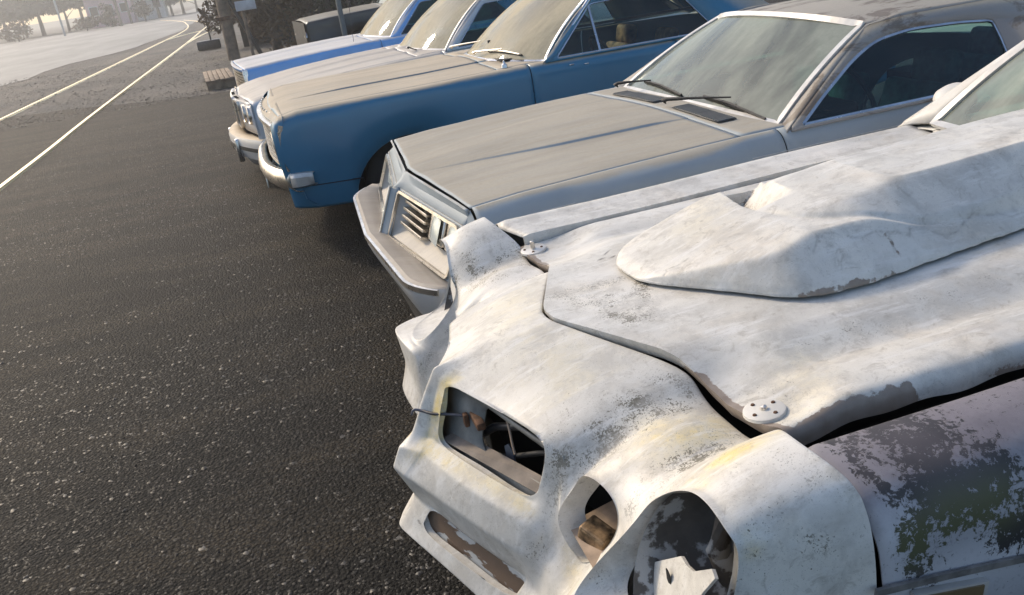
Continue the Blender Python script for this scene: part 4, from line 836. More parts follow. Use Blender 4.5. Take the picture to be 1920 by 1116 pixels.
def bluefront():
    # chrome edge of hood and fenders round the recessed grille
    ys = np.linspace(-.93, .93, 61)
    strip('grille_header', [(fx(y, .85)+.008, y, .852-.035*(abs(y)/.93)**6) for y in ys], .040, .026, M['brightchrome'], blue)
    P = [[(fx(y, .8)+.03, y, .862-.03*(abs(y)/.93)**6), (fx(y, .85)+.022, y, .88-.05*(abs(y)/.93)**6), (.065+.055*(abs(y)/.93)**3, y, .905-.03*(abs(y)/.93)**4), (.125, y, .925+.012*(1-abs(y)))] for y in ys]
    V, F = grid(P); mod_solid(mesh('hood_lip', V, F, pb, blue, sharp=40), .004, 0)
    for k in range(9): box('badge_letter', (fx(-.15*k+.55, .89)+.030, -.12*k+.55, .893), (.012, .035, .016), M['brightchrome'], blue, .002)
    mesh('grille_back', [(.09, -.90, .56), (.09, .90, .56), (.09, .90, .85), (.09, -.90, .85)], [(0, 1, 2, 3)], M['void'], blue, smooth=False)
    for k in range(8):
        z = .595+.031*k; P = [(fx(y, z)+.022, y, z) for y in ys[2:-2]]; strip('grille_bar', P, .030, .011, M['trim'], blue)
    for sd in (-1, 1):
        strip('front_edge_trim', [(fx(.92, z)+.005+.03*max(0, (z-.8)/.1)**2, sd*.925, z) for z in np.linspace(.57, .87, 16)], .018, .03, M['chrome'], blue, up=(1, 0, 0))
        for q in (.62, .80):
            h_ = lathe('headlight', [(.088, .0), (.086, -.012), (.078, -.016), (.074, -.005)], M['brightchrome'], blue, 28, 'x', c=(0, 0, 0)); h_.location = (fx(q, .7)+.020, sd*q, .715)
            lathe('lens', [(.001, -.022), (.04, -.018), (.074, -.004)], lensm, h_, 24, 'x')
        box('parking_lamp', (fx(.5, .53)+.045, sd*.50, .535), (.02, .20, .05), M['brightchrome'], blue, .006)
    P = [[(fx(y, .58)+.02, y, .585), (fx(y, .56)-.0, y, .575), (fx(y, .5)+.005, y, .52), (fx(y, .5)+.04, y, .48), (fx(y, .45)+.05, y, .36), (fx(y, .4)+.10, y, .31)] for y in ys]
    V, F = grid(P); mod_solid(mesh('valance', V, F, pb, blue, sharp=40), .004, 0)
    def bx_(y): return -.085+.17*(abs(y)/.93)**3
    P = []
    for y in np.linspace(-.93, .93, 61): P.append([(bx_(y)+.06, y, .555), (bx_(y)+.02, y, .562), (bx_(y), y, .545), (bx_(y)-.012, y, .50), (bx_(y), y, .455), (bx_(y)+.03, y, .425), (bx_(y)+.07, y, .42)])
    V, F = grid(P); mod_solid(mesh('bumper', V, F, M['brightchrome'], blue, sharp=50), .005, 0)
    for sd in (-1, 1):
        P = []
        for x, s_, k in ((bx_(.93)+.0, .945, 1), (.12, .972, 1), (.18, .980, .95), (.232, .980, .8)): P.append([(x+.02, sd*(s_-.05), .50+.050*k), (x, sd*(s_-.012), .50+.048*k), (x, sd*(s_+.006), .50+.025*k), (x, sd*(s_+.002), .50-.035*k), (x+.02, sd*(s_-.05), .50-.055*k)])
        V, F = grid(P); mod_solid(mesh('bumper_end', V, F, M['trim'], blue, sharp=30), .006, 0)
        bodyline(BB, 1.15, .12, .56, sd, 'lower_crease', .006, .008, M['darksteel'], blue, 16, .001)
    pl = box('plate_bracket', (-.07, -.22, .385), (.012, .16, .09), M['brightchrome'], blue, .003, M=Matrix.Rotation(-.2, 3, 'X')); box('bracket_arm', (-.04, -.22, .44), (.03, .03, .06), M['darksteel'], pl)
bluefront()
bf = lambda px, py: onscreen(BF, BS, px, py)
nb = (-.62, 0, .78)
for piv, e, b0, b1 in (((850, 93), (905, 81), (885, 84), (916, 80)), ((893, 104), (945, 96), (918, 98), (980, 105))):
    wiper(blue, BF.at(piv[0], piv[1], z=1.0), bf(*e), (bf(*b0), bf(*b1)), M['black'], M['brightchrome'], nb)
lathe('aerial_stub', [(.001, .05), (.006, .045), (.008, .03), (.02, .022), (.024, 0)], M['chrome'], blue, 14, c=tuple(BF.at(946, 127, z=.965)))
box('cowl_grille', (1.80, -.32, .986), (.14, .52, .006), M['darksteel'], blue, 0)
for px in (1072, 1100): c = BF.at(px, 121 if px < 1090 else 119, y=-.95); box('door_scar', tuple(c), (.035, .004, .008), M['chrome'], blue, .002)
# ============================================================ THE CREAM SEDAN
CY = 8.9; CYAW = 4; cream = thing('sedan', 'cream white sedan with divided upright grille and heavy white bumper, between the two blue cars', 'car', (0, CY, 0), R(CYAW))
CF = Frame(0, CY, CYAW)
pc = dusty_paint('white_paint_under_dust', (.62, .64, .68), (.46, .40, .32), .55, .93, .85, .35, .10)
st = []
for x, zt, w in ((-.14, .775, .86), (-.08, .80, .885), (.1, .835, .90), (.5, .875, .91), (1.0, .905, .92), (1.7, .925, .92), (2.2, .925, .92), (3.3, .92, .92), (4.2, .90, .91), (4.75, .85, .88)):
    k = min(1, max(.2, (x+.14)/.8)); st.append((x, [(w-.05, .26), (w-.01, .42), (w+.005, .60), (w, zt-.13), (w-.02, zt-.05), (w-.05, zt-.015), (w-.10, zt), (.52, zt+.012*k), (.44, zt+.026*k), (.36, zt+.020*k), (.12, zt+.026*k), (.05, zt+.040*k), (0, zt+.043*k)]))
spec = dict(st=st, paint=pc, hoodmat=pc, jh=6, half=.91, wf=.95, ar=.35, wr=3.6, hood0=lambda j: -.13-.05*(j-6)/6, hood1=1.45, cowl1=1.80, cowlmat=pc, door=(1.70, 2.8), tail=4.75, deck=3.9, fend0=-.13,
    screen=(1.77, .78, .92, .22, 2.25, .62, 1.335, .12, .05, .03), rear=(3.85, .75, .92, -.10, 3.3, .60, 1.34, -.06, .05, .02), glass=M['clearglass'], side=M['tealglass'], trim=M['trim'], wtrim=M['chrome'], pillarmat=pc,
    lean=side_fn(.86, .92, .62, 1.34), side_outer=[(1.72, .915), (2.24, 1.335), (3.1, 1.35), (3.3, 1.33), (3.75, .92)], windows=[([(1.84, .93), (2.23, 1.28), (2.9, 1.295), (3.05, 1.28), (3.3, .93)], [.02, .03, .03, .05, .03])], seatx=2.5, seatmat=M['vinyl'])
CB, CS = sedan(cream, spec)
def crx(s, z): return -.205+.085*(abs(s)/.88)**2+.02*(z-.7)
ys = np.linspace(-.87, .87, 51)
P = [[(-.13-.045*(1-abs(y)/.87)+.0, y, .782+.0*z_ if False else .782+.012*(1-abs(y))), (crx(y, .78), y, .772), (crx(y, .7)-.005, y, .70), (crx(y, .6), y, .60), (crx(y, .5)+.01, y, .50)] for y in ys for z_ in (0,)]
V, F = grid(P); mod_solid(mesh('front_panel', V, F, pc, cream, sharp=30), .005, 0)
for sd in (-1, 1):
    g = lambda s_, z, d=0: np.array([crx(s_, z)-.012+d, sd*s_, z]); L = round_loop([g(.07, .755), g(.36, .755), g(.34, .52), g(.07, .52)], .012)
    pane('grille_insert', L, simple('dark_grille_grey', (.09, .09, .085), .5), cream); frame_tube('grille_frame', L, .03, .022, M['brightchrome'], cream, n=50)  # dark grey insert inside the chrome frame
    for k in range(6): strip('grille_bar', [g(.10+.04*k, .53, -.006), g(.10+.042*k, .745, -.006)], .006, .012, M['chrome'], cream, up=(1, 0, 0))
    for k in range(4): box('header_slot', tuple(g(.10+.07*k, .785, .012)+[0, 0, .004]), (.03, .02, .006), M['void'], cream)
    for q in (.52, .72): h_ = lathe('headlight', [(.085, .02), (.084, -.012), (.076, -.016), (.07, -.004), (.04, -.016), (.001, -.02)], M['brightchrome'], cream, 24, 'x'); h_.location = tuple(g(q, .665, .01))
    # corner fill between fender and front panel
    P = [[(crx(.87, z)+.0, sd*.868, z), (-.125, sd*(.885), z)] for z in (.5, .6, .7, .775)]; V, F = grid(P); mesh('corner_panel', V, F, pc, cream)
def cbx(y): return -.335+.22*(abs(y)/.95)**1.9
P = [[(cbx(y)+.14, y, .455), (cbx(y)+.035, y, .462), (cbx(y)+.008, y, .452), (cbx(y)-.004, y, .425), (cbx(y), y, .34), (cbx(y)+.03, y, .26), (cbx(y)+.07, y, .235)] for y in np.linspace(-.95, .95, 61)]
V, F = grid(P); mod_solid(mesh('bumper', V, F, bump_white := dusty_paint('sunbleached_bumper', (.60, .60, .60), (.62, .50, .34), .2, .9, .9, .3, .2), cream, sharp=30), .006, 0)
for y in (-.42, .42): box('bumper_guard', (cbx(y)-.01, y, .33), (.05, .07, .22), M['chrome'], cream, .015)
strip('bumper_strip', [(cbx(y)-.007, y, .36) for y in np.linspace(-.9, .9, 41)], .010, .035, M['black'], cream)
P = [[(cbx(y)+.09, y, .25), (cbx(y)+.12, y, .16)] for y in np.linspace(-.85, .85, 31)]; V, F = grid(P); mod_solid(mesh('air_dam', V, F, simple('grey_air_dam', (.16, .17, .19), .6), cream), .005, 0)
for sd in (-1, 1):
    P = [[(x, sd*(.93), .455), (x, sd*.958, .44), (x, sd*.96, .35), (x+.02, sd*.93, .25)] for x in (-.115, 0, .12)]; V, F = grid(P); mod_solid(mesh('bumper_end', V, F, bump_white, cream), .005, 0)
lathe('hood_ornament', [(.001, .035), (.008, .03), (.004, .012), (.014, 0)], M['brightchrome'], cream, 12, c=(-.17, 0, .83))
cf = lambda px, py: onscreen(CF, CS, px, py)
wiper(cream, CF.at(768, 93, z=.965), cf(788, 98), (cf(775, 94), cf(805, 101)), M['black'], M['black'], nb)
# ============================================================ THE PALE BLUE SEDAN
LY = 11.4; pale = thing('sedan', 'bright sky-blue sedan with a whitened hood, farthest car of the row beside the telephone pole', 'car', (0, LY, 0), R(4))
LF = Frame(0, LY, 4)
pl_ = dusty_paint('sky_blue_paint_under_dust', (.09, .34, .78), (.60, .56, .50), .45, .9, .93, .35, .05)
st = []
for x, zt, w in ((-.14, .875, .86), (-.1, .885, .88), (.3, .91, .90), (.8, .935, .91), (1.3, .95, .91), (2.2, .95, .91), (3.3, .94, .91), (4.2, .92, .91), (4.75, .86, .88)):
    st.append((x, [(w-.05, .26), (w-.01, .42), (w+.005, .60), (w+.004, zt-.13), (w-.002, zt-.045), (w-.012, zt-.018), (w-.04, zt), (.60, zt+.010), (.40, zt+.018), (.12, zt+.02), (0, zt+.035)]))
spec = dict(st=st, paint=pl_, hoodmat=pl_, jh=6, half=.91, wf=.95, ar=.35, wr=3.6, hood0=lambda j: -.135-.03*(j-6)/4, hood1=1.40, cowl1=1.70, door=(1.50, 2.7), tail=4.75, deck=3.9, fend0=-.135,
    screen=(1.67, .78, .945, .20, 2.13, .62, 1.345, .12, .05, .03), rear=(3.8, .75, .92, -.10, 3.2, .60, 1.34, -.06, .05, .02), glass=M['clearglass'], side=M['tealglass'], trim=M['chrome'], wtrim=M['chrome'], pillarmat=pl_,
    lean=side_fn(.86, .94, .62, 1.34), side_outer=[(1.62, .94), (2.12, 1.345), (3.0, 1.36), (3.2, 1.34), (3.7, .94)], windows=[([(1.75, .955), (2.12, 1.29), (2.8, 1.30), (2.95, 1.29), (3.25, .955)], [.02, .03, .03, .05, .03])], seatx=2.4, seatmat=M['vinyl'])
LB, LS = sedan(pale, spec)
def lx(s): return -.185+.045*(abs(s)/.87)**2
P = [[(-.135-.03*(1-abs(y)/.87), y, .885+.01*(1-abs(y))), (lx(y)-.006, y, .875), (lx(y), y, .855), (lx(y)+.03, y, .85)] for y in ys]; V, F = grid(P); mod_solid(mesh('front_panel', V, F, pl_, pale, sharp=40), .005, 0)
mesh('grille_back', [(-.10, -.87, .5), (-.10, .87, .5), (-.10, .87, .86), (-.10, -.87, .86)], [(0, 1, 2, 3)], M['void'], pale, smooth=False)
for k in range(9): strip('grille_bar', [(lx(y)+.015, y, .56+.034*k) for y in ys], .03, .013, M['brightchrome'], pale)
for sd in (-1, 1): box('grille_edge', (lx(.87)+.02, sd*.872, .68), (.06, .02, .38), M['brightchrome'], pale, .004)
P = [[(lx(y)-.02, y, .53), (lx(y)-.09, y, .525), (lx(y)-.11, y, .50), (lx(y)-.10, y, .40), (lx(y)-.05, y, .35)] for y in np.linspace(-.93, .93, 41)]; V, F = grid(P); mod_solid(mesh('bumper', V, F, M['brightchrome'], pale, sharp=40), .005, 0)
p_ = LF.at(663, 78, y=-.80); tube('aerial', [p_, LF.at(652, -8, y=-.80)], .003, M['darksteel'], pale, 6)

# ============================================================ THE GROUND
G = Frame()
def gp(px, py, z=0): return G.at(px, py, z=z)
def stuff_mesh(name, V, F, mat, label=None, kind=None, smooth=False):
    me = bpy.data.meshes.new(name); V = np.asarray(V, np.float32); F = np.asarray(F, np.int32); k = F.shape[1]
    me.vertices.add(len(V)); me.vertices.foreach_set('co', V.ravel()); me.loops.add(F.size); me.loops.foreach_set('vertex_index', F.ravel())
    me.polygons.add(len(F)); me.polygons.foreach_set('loop_start', np.arange(0, F.size, k, dtype=np.int32)); me.polygons.foreach_set('loop_total', np.full(len(F), k, np.int32)); me.update(); me.validate()
    o = link(name, me, mat, None, smooth); 
    if kind: o['kind'] = kind
    if label: o['label'] = label
    return o
# dirt and ballast, one sheet to the horizon
n = N('dirt_and_ballast'); a = n.noise(.35, 6, .6); b_ = n.noise(9, 6, .7); st_ = n.voro(28); gr = n.noise(.9, 6, .65, vec=n.stretch(1, .25, 1))
c = n.mix(n.ramp(a, [(.35, 0.0), (.65, 1.0)]), (.050, .046, .042), (.115, .100, .082)); c = n.mix(n.ramp(gr, [(.45, 0.0), (.62, .6)]), c, (.17, .145, .115)); c = n.mix(n.ramp(b_, [(.45, 0.0), (.75, .8)]), c, (.20, .185, .165)); c = n.mix(n.ramp(st_, [(.0, .35), (.35, 0.0)]), c, (.025, .025, .025))
n.set(Base_Color=c, Roughness=.85); n.bump(n.math('ADD', n.noise(14, 5, .7), n.math('MULTIPLY', st_, -.6)), .9, .04); dirt = n.m
P = [[(x, y, -.012+(0 if y < 60 else 0)) for x in (-900, -60, -20, -8, 0, 8, 30, 100, 900)] for y in (-60, -5, 10, 20, 30, 60, 140, 400, 1500)]
V, F = grid(P); o = mesh('ground', V, F, dirt, None, smooth=False); tag(o, kind='structure')
# the lot: worn asphalt with a ragged far edge
n = N('worn_asphalt'); peb = n.voro(72); peb2 = n.voro(62, vec=None); rn = n.voro(72, 'Color'); zone = n.noise(.8, 6, .68, dist=.4); zone2 = n.noise(1.6, 5, .62, vec=n.stretch(.5, 1.6, 1)); fine = n.noise(70, 6, .75)
sx = n.new('ShaderNodeSeparateXYZ'); n.put(sx.inputs[0], n.tc.outputs['Object'])
base = n.mix(n.ramp(zone, [(.40, 0.0), (.60, 1.0)]), (.0045, .0046, .0045), (.012, .0113, .0100)); base = n.mix(n.ramp(zone2, [(.46, 0.0), (.62, .9)]), base, (.042, .034, .024))
far = n.new('ShaderNodeMapRange'); far.inputs[1].default_value = 3.5; far.inputs[2].default_value = 14; n.put(far.inputs[0], sx.outputs[1]); base = n.mix(n.math('MULTIPLY', far.outputs[0], n.ramp(zone2, [(.38, .55), (.60, .95)])), base, (.092, .071, .049))  # paints the brownish sheen towards the sun: colour warms and lightens with distance
hi = n.ramp(rn, [(.0, .45), (.6, .9), (.9, 1.3), (.98, 2.2)]); base = n.mix(1.0, base, hi, 'MULTIPLY'); base = n.mix(n.ramp(peb, [(.38, 0.0), (.62, .8)]), base, (.007, .007, .007)); base = n.mix(n.ramp(fine, [(.62, 0.0), (.75, .5)]), base, (.13, .115, .085))
n.set(Base_Color=base, Roughness=n.math('MULTIPLY_ADD', fine, .3, .55), Specular_IOR_Level=.12)
n.bump(n.math('ADD', n.math('MULTIPLY', peb, -.75), n.math('ADD', n.math('MULTIPLY', n.noise(230, 2), .5), n.math('MULTIPLY', zone2, .7))), 1.0, .011); asph = n.m
edge = [(-30, 21.2)]+[tuple(gp(px, py)[:2]) for px, py in ((0, 222), (45, 215), (120, 205), (220, 195), (300, 187), (355, 182))]+[(-.6, 17.6), (1.5, 17.2), (6, 17.0), (14, 16.5), (40, 16.5)]
E2 = resample([(*p, 0) for p in edge], 420); E2[:, 1] += .10*np.interp(np.arange(420), np.arange(0, 420, 3), rng.normal(0, 1, 140))+.22*np.interp(np.arange(420), np.arange(0, 420, 14), rng.normal(0, 1, 30))
V = [tuple(p[:2])+(-.004,) for p in E2]+[(p[0], p[1]+.06, -.020) for p in E2]; k = len(E2); F = [(i, i+1, k+i+1, k+i) for i in range(k-1)]
rows_y = [-20, 0, 4, 8, 12, 15]; 
for y in rows_y[::-1]:
    q = len(V); V += [(p[0], y, -.004) for p in E2]; pr_ = 0 if y == 15 else q-k
    F += [(pr_+i, pr_+i+1, q+i+1, q+i) for i in range(k-1)]
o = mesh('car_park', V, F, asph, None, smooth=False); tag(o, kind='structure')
# pale road in the haze
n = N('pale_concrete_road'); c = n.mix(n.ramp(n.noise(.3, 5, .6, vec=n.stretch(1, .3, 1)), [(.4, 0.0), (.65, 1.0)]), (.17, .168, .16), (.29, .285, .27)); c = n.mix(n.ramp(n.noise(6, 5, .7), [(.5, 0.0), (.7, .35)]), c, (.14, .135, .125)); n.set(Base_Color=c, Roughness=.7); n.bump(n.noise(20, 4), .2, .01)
ne = [(-60, 26.5), (-25, 28)]+[tuple(gp(px, py)[:2]) for px, py in ((0, 165), (60, 145), (100, 128), (180, 108), (240, 93), (300, 72), (345, 55))]+[(-3.4, 85), (-1.5, 130), (2, 220)]
fe = [(-60, 60), (-45, 95), (-30, 112), (-24, 116), (-20, 118), (-17, 119), (-14, 120), (-12, 121), (-10, 124), (-9, 130), (-8, 160), (-6, 230)]
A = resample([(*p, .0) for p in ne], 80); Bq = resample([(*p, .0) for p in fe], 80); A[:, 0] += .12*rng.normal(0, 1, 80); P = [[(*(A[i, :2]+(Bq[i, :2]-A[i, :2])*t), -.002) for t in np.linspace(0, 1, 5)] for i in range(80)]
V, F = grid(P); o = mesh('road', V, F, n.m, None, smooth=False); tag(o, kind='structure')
# rails
n = N('sunlit_worn_rail_steel'); n.set(Base_Color=n.mix(n.noise(3, 4, vec=n.stretch(1, 1, 1)), (.80, .60, .32), (.92, .78, .50)), Metallic=.85, Roughness=.36); rail_m = n.m  # yellow base colour paints the warm sun reflection on the worn rails
def rail(pts, label, w=.075, z=.012, last=0):
    K = [gp(px, py, z) for px, py in pts]; P = resample(crom(([K[0]-(K[1]-K[0])*1.2] if pts[0][0] < 5 else [])+K, 12), 160)
    V, F = sweep(P, [(-w, -.04), (w, -.04), (w*.55, .0), (w*.5, z), (-w*.5, z), (-w*.55, .0)]); o = mesh('rail', V, F, rail_m, None, sharp=30); tag(o, label, 'rail', 'railway rails crossing the yard'); return o
rail([(0, 225), (150, 153), (301, 80), (338, 62), (352, 52), (350, 45), (338, 40), (300, 38)], 'left rail of the main track, curving off in the haze', .06)
rail([(0, 352), (93, 280), (200, 195), (346, 84), (376, 59), (389, 48), (384, 44), (371, 40), (345, 38)], 'right rail of the main track, nearest the cars', .06)
rail([(309, 76), (340, 67), (376, 58), (400, 52), (428, 48)], 'left rail of the branch track towards the telephone pole', .055)
rail([(349, 82), (370, 70), (391, 60), (415, 53), (428, 51)], 'right rail of the branch track towards the telephone pole', .055)
# loose stones on the asphalt near the camera
def gravel(name, cnt, box_, smin, smax, mat, label, power=1.0, clump=True):
    x = rng.uniform(box_[0], box_[1], cnt); y = box_[2]+(box_[3]-box_[2])*rng.uniform(0, 1, cnt)**power; keep = np.sin(x*2.1+np.sin(y*1.3)*2)+np.sin(y*1.9+x*.7)+rng.normal(0, 1.0, cnt) > (-.6 if clump else -99); x, y = x[keep], y[keep]; c_ = len(x)
    s_ = smin+(smax-smin)*rng.uniform(0, 1, c_)**2.2; U = np.array([(1, 0, 0), (0, 1, 0), (-1, 0, 0), (0, -1, 0), (.1, .1, 1), (.6, .6, .45), (-.6, .6, .5), (-.6, -.6, .42), (.6, -.6, .5)], float)
    Fq = np.array([(0, 5, 4), (5, 1, 4), (1, 6, 4), (6, 2, 4), (2, 7, 4), (7, 3, 4), (3, 8, 4), (8, 0, 4)])
    W = U[None]*(s_[:, None, None]*rng.uniform(.6, 1.2, (c_, 1, 3))*[1, 1, .62]); W += rng.normal(0, .12, W.shape)*s_[:, None, None]; a = rng.uniform(0, 6.28, c_); ca, sa = np.cos(a)[:, None], np.sin(a)[:, None]
    X = W[..., 0]*ca-W[..., 1]*sa+x[:, None]; Y = W[..., 0]*sa+W[..., 1]*ca+y[:, None]; Z = np.maximum(W[..., 2], 0)-.006+0*X; V = np.stack([X, Y, Z], -1).reshape(-1, 3); F = (Fq[None]+9*np.arange(c_)[:, None, None]).reshape(-1, 3)
    o = stuff_mesh(name, V, F, mat, label, 'stuff'); o['category'] = 'gravel'; return o
n = N('dark_pebbles'); oi = n.noise(60, 2, .5); c = n.ramp(oi, [(.3, (.008, .008, .009)), (.47, (.022, .021, .020)), (.63, (.040, .035, .027)), (.80, (.13, .108, .072))]); n.set(Base_Color=c, Roughness=.5, Specular_IOR_Level=.5)
gravel('loose_gravel', 62000, (-5.5, .9, 1.2, 15), .0035, .0125, n.m, 'dark loose pebbles strewn over the asphalt in front of the white coupe', 2.4)
n2_ = N('charcoal_grit'); n2_.set(Base_Color=n2_.ramp(n2_.noise(75, 2, .5), [(.35, (.005, .005, .005)), (.52, (.013, .0125, .012)), (.64, (.032, .029, .024)), (.78, (.10, .088, .065))]), Roughness=.6, Specular_IOR_Level=.3)
gravel('asphalt_grit', 85000, (-2.5, .75, 1.15, 4.6), .0030, .0088, n2_.m, 'dense dark grit showing on the worn asphalt surface nearest the camera', 1.35, False)
gravel('track_ballast', 9000, (-8, 0, 17.5, 34), .012, .04, simple('pale_ballast', (.11, .10, .085), .8, 0, .6, 3), 'small grey stones lying along the railway track', 1.4)
# ============================================================ POLES, PALLET, SHEDS, TREES
pole_m = simple('weathered_pole_wood', (.20, .145, .10), .85, 0, .35, 5, bump=.5)
pb_ = gp(440, 112); t = thing('utility_pole', 'leaning brown wooden utility pole at the head of the row of cars', 'utility pole', tuple(pb_))
d_ = AX.T@np.array([415-960, 0-558, FPX]); tp = EYE+d_*(pb_[1]+.1)/d_[1]
tube('pole_shaft', [(0, 0, -.1), tuple(tp-pb_), tuple((tp-pb_)*3.2)], .16, pole_m, t, 14, up=(0, 1, 0), scale=[1.05, 1, .85]); tube('brace_pole', [(.75, .2, 0), tuple((tp-pb_)*1.3)], .06, M['darksteel'], t, 8, up=(0, 1, 0)); box('pole_band', (-.03, 0, 1.1), (.36, .36, .10), M['rust'], t, .01)
for k, (px, py, y_, lab, r_) in enumerate(((228, 47, 112, 'tall dark pole left of the pink and white house', .16), (243, 29, 118, 'tall dark pole in front of the pink house wall', .14), (646, 62, 15.5, 'thin grey metal post behind the pale blue sedan', .045))):
    b0 = G.at(px, py, y=y_); b0[2] = 0; t = thing('post' if k == 2 else 'utility_pole', lab, 'post' if k == 2 else 'utility pole', tuple(b0)); tube('shaft', [(0, 0, 0), (-.0, 0, 9 if k < 2 else 3.4)], r_, pole_m if k < 2 else simple('galvanised_post', (.16, .17, .17), .5, .4), t, 10, up=(0, 1, 0))
    if k < 2: box('crossarm', (0, 0, 8.2), (2.0, .12, .14), pole_m, t)
    else: lathe('post_cap', [(.001, 3.46), (.04, 3.44), (.055, 3.38)], M['darksteel'], t, 12)
b0 = G.at(121, 63, y=104); b0[2] = 0; t = thing('street_lamp', 'pale street lamp post dissolving in the glare at the far side of the road', 'street lamp', tuple(b0)); tube('lamp_post', [(0, 0, 0), (0, 0, 5.6), (-.3, 0, 6.2), (-1.3, 0, 6.4)], .11, simple('pale_lamp_post', (.5, .5, .48), .5), t, 10, up=(0, 1, 0)); box('lamp_head', (-1.6, 0, 6.38), (.8, .28, .14), simple('lamp_head_grey', (.4, .4, .38), .5), t, .04)
t = thing('timber_pallet', 'weathered plank pallet lying flat on the dirt left of the parked noses', 'pallet', (-.66, 19.4, 0), R(3))
for k in range(6): box('plank', (-.235+.094*k, 0, .175), (.082, 2.6+.12*math.sin(k*2.2), .03), M['wood'], t, .003)
for y in (-1.15, 0, 1.15): box('bearer', (0, y, .08), (.54, .10, .16), M['wood'], t, .003)
c0 = G.at(460, 10, y=24.5); t = thing('sign', 'small blank whitish board on a post beside the utility pole', 'sign', (c0[0], 24.5, 0)); box('board', (0, 0, c0[2]), (.52, .04, .24), simple('chalky_board', (.50, .50, .52), .6), t, .006); tube('board_post', [(-.1, .06, 0), (-.1, .06, c0[2]+.1)], .04, pole_m, t, 8, up=(0, 1, 0))
b0 = gp(400, 77); t = thing('track_switch', 'squat dark switch box on the ground beside the branch track', 'switch box', (b0[0], 33, 0)); box('switch_housing', (0, 0, .16), (.8, .5, .3), M['darksteel'], t, .04); tube('switch_lever', [(.1, 0, .3), (.1, 0, .9)], .03, M['darksteel'], t, 8, up=(0, 1, 0))
def leafmass(cen, rad, cnt, sz, lumps=9, seed=0, flat=1.0):
    r_ = np.random.default_rng(seed); L = r_.normal(0, 1, (lumps, 3)); L /= np.linalg.norm(L, axis=1)[:, None]; L *= r_.uniform(.25, .85, (lumps, 1)); rr = r_.uniform(.28, .5, lumps)
    i = r_.integers(0, lumps, cnt); q = r_.normal(0, 1, (cnt, 3)); q /= np.linalg.norm(q, axis=1)[:, None]; q = L[i]+q*(rr[i]*r_.uniform(.3, 1.08, cnt)**.5)[:, None]
    c = np.array(cen)+q*np.array(rad); a = r_.normal(0, 1, (cnt, 3)); a /= np.linalg.norm(a, axis=1)[:, None]; b_ = np.cross(a, r_.normal(0, 1, (cnt, 3))); b_ /= np.linalg.norm(b_, axis=1)[:, None]; s_ = (sz*r_.uniform(.5, 1.3, cnt))[:, None]
    V = np.stack([c-a*s_, c+b_*s_*.5, c+a*s_, c-b_*s_*.5], 1).reshape(-1, 3); F = np.arange(cnt*4).reshape(-1, 4); return V, F
def leaf_mat(name, c0, c1): 
    n = N(name); n.set(Base_Color=n.ramp(n.noise(1.2, 4), [(.3, c0), (.7, c1)]), Roughness=.7, Specular_IOR_Level=.25); return n.m
LM = [leaf_mat('dark_olive_leaves', (.030, .036, .016), (.085, .080, .035)), leaf_mat('brown_dry_leaves', (.05, .035, .02), (.16, .10, .05)), leaf_mat('grey_green_leaves', (.06, .07, .05), (.13, .13, .10))]
bark = simple('tree_bark', (.075, .058, .045), .9, 0, .4, 8, bump=.6)
def tree(x, y, h, w, mat, label, seed, cnt=2600, sz=.16, name='tree', cat='tree', trunk=True, base=.35, group=None):
    t = thing(name, label, cat, (x, y, 0), 0, group); r_ = np.random.default_rng(seed)
    V, F = leafmass((0, 0, h*(base+(1-base)/2)), (w/2, w/2, h*(1-base)/2*1.1), cnt, sz, 11, seed); me = stuff_mesh('crown', V, F, mat); me.parent = t
    VF = ([], [])
    K = crom([(0, 0, -.1), (r_.normal(0, .06), r_.normal(0, .06), h*.3), (r_.normal(0, .15), r_.normal(0, .15), h*.6), (r_.normal(0, .3), 0, h*.85)], 5); sweep(K, circ(.035*h, 8), (0, 1, 0), VF=VF, scale=list(np.linspace(1.2, .25, len(K))))
    for k in range(6):
        a = r_.uniform(0, 6.28); z0 = h*r_.uniform(.25, .6); sweep([(0, 0, z0), (w*.2*math.cos(a), w*.2*math.sin(a), z0+h*.12), (w*.42*math.cos(a), w*.42*math.sin(a), z0+h*.22)], circ(.014*h, 6), (0, 0, 1), VF=VF, scale=[1, .6, .25])
    mesh('trunk' if trunk else 'stems', VF[0], VF[1], bark, t, sharp=60); return t
# far side of the road
far_px = [(-30, 4.5, 9), (10, 6.5, 8), (45, 5, 7), (78, 7, 8), (128, 5, 6), (160, 6.5, 7), (305, 6, 6), (330, 4.5, 5), (352, 5.5, 6), (378, 4.2, 5)]
names = ['at the very left of the frame', 'second from the left, behind the road', 'tall and thin left of the glare', 'broad, behind the glare', 'low, right of the street lamp', 'standing left of the pink and white house', 'just right of the pink and white house', 'small one in the far tree line', 'fuller one where the road vanishes', 'last one beside the vanishing road']
for k, (px, h, w) in enumerate(far_px): p = G.at(px, 50, y=128+4*(k % 3)); tree(p[0], p[1], h, w, LM[2] if k % 2 else LM[0], 'hazy grey-green tree '+names[k], 40+k, 1300, .35, group='trees beyond the road')
for px, w, h, lab, y_ in ((212, 3.0, 2.6, 'rounded brownish bush at the foot of the dark poles', 116), (275, 3.4, 2.3, 'rounded reddish bush right of the dark poles', 117), (25, 5, 2.2, 'low pale bush along the far kerb at the left', 112), (160, 5, 1.6, 'low pale bush along the far kerb beside the lamp post', 114)):
    p = G.at(px, 45, y=y_); tree(p[0], y_, h, w, LM[1], lab, int(px)+5, 900, .16, 'bush', 'bush', False, .05, group='bushes beyond the road')
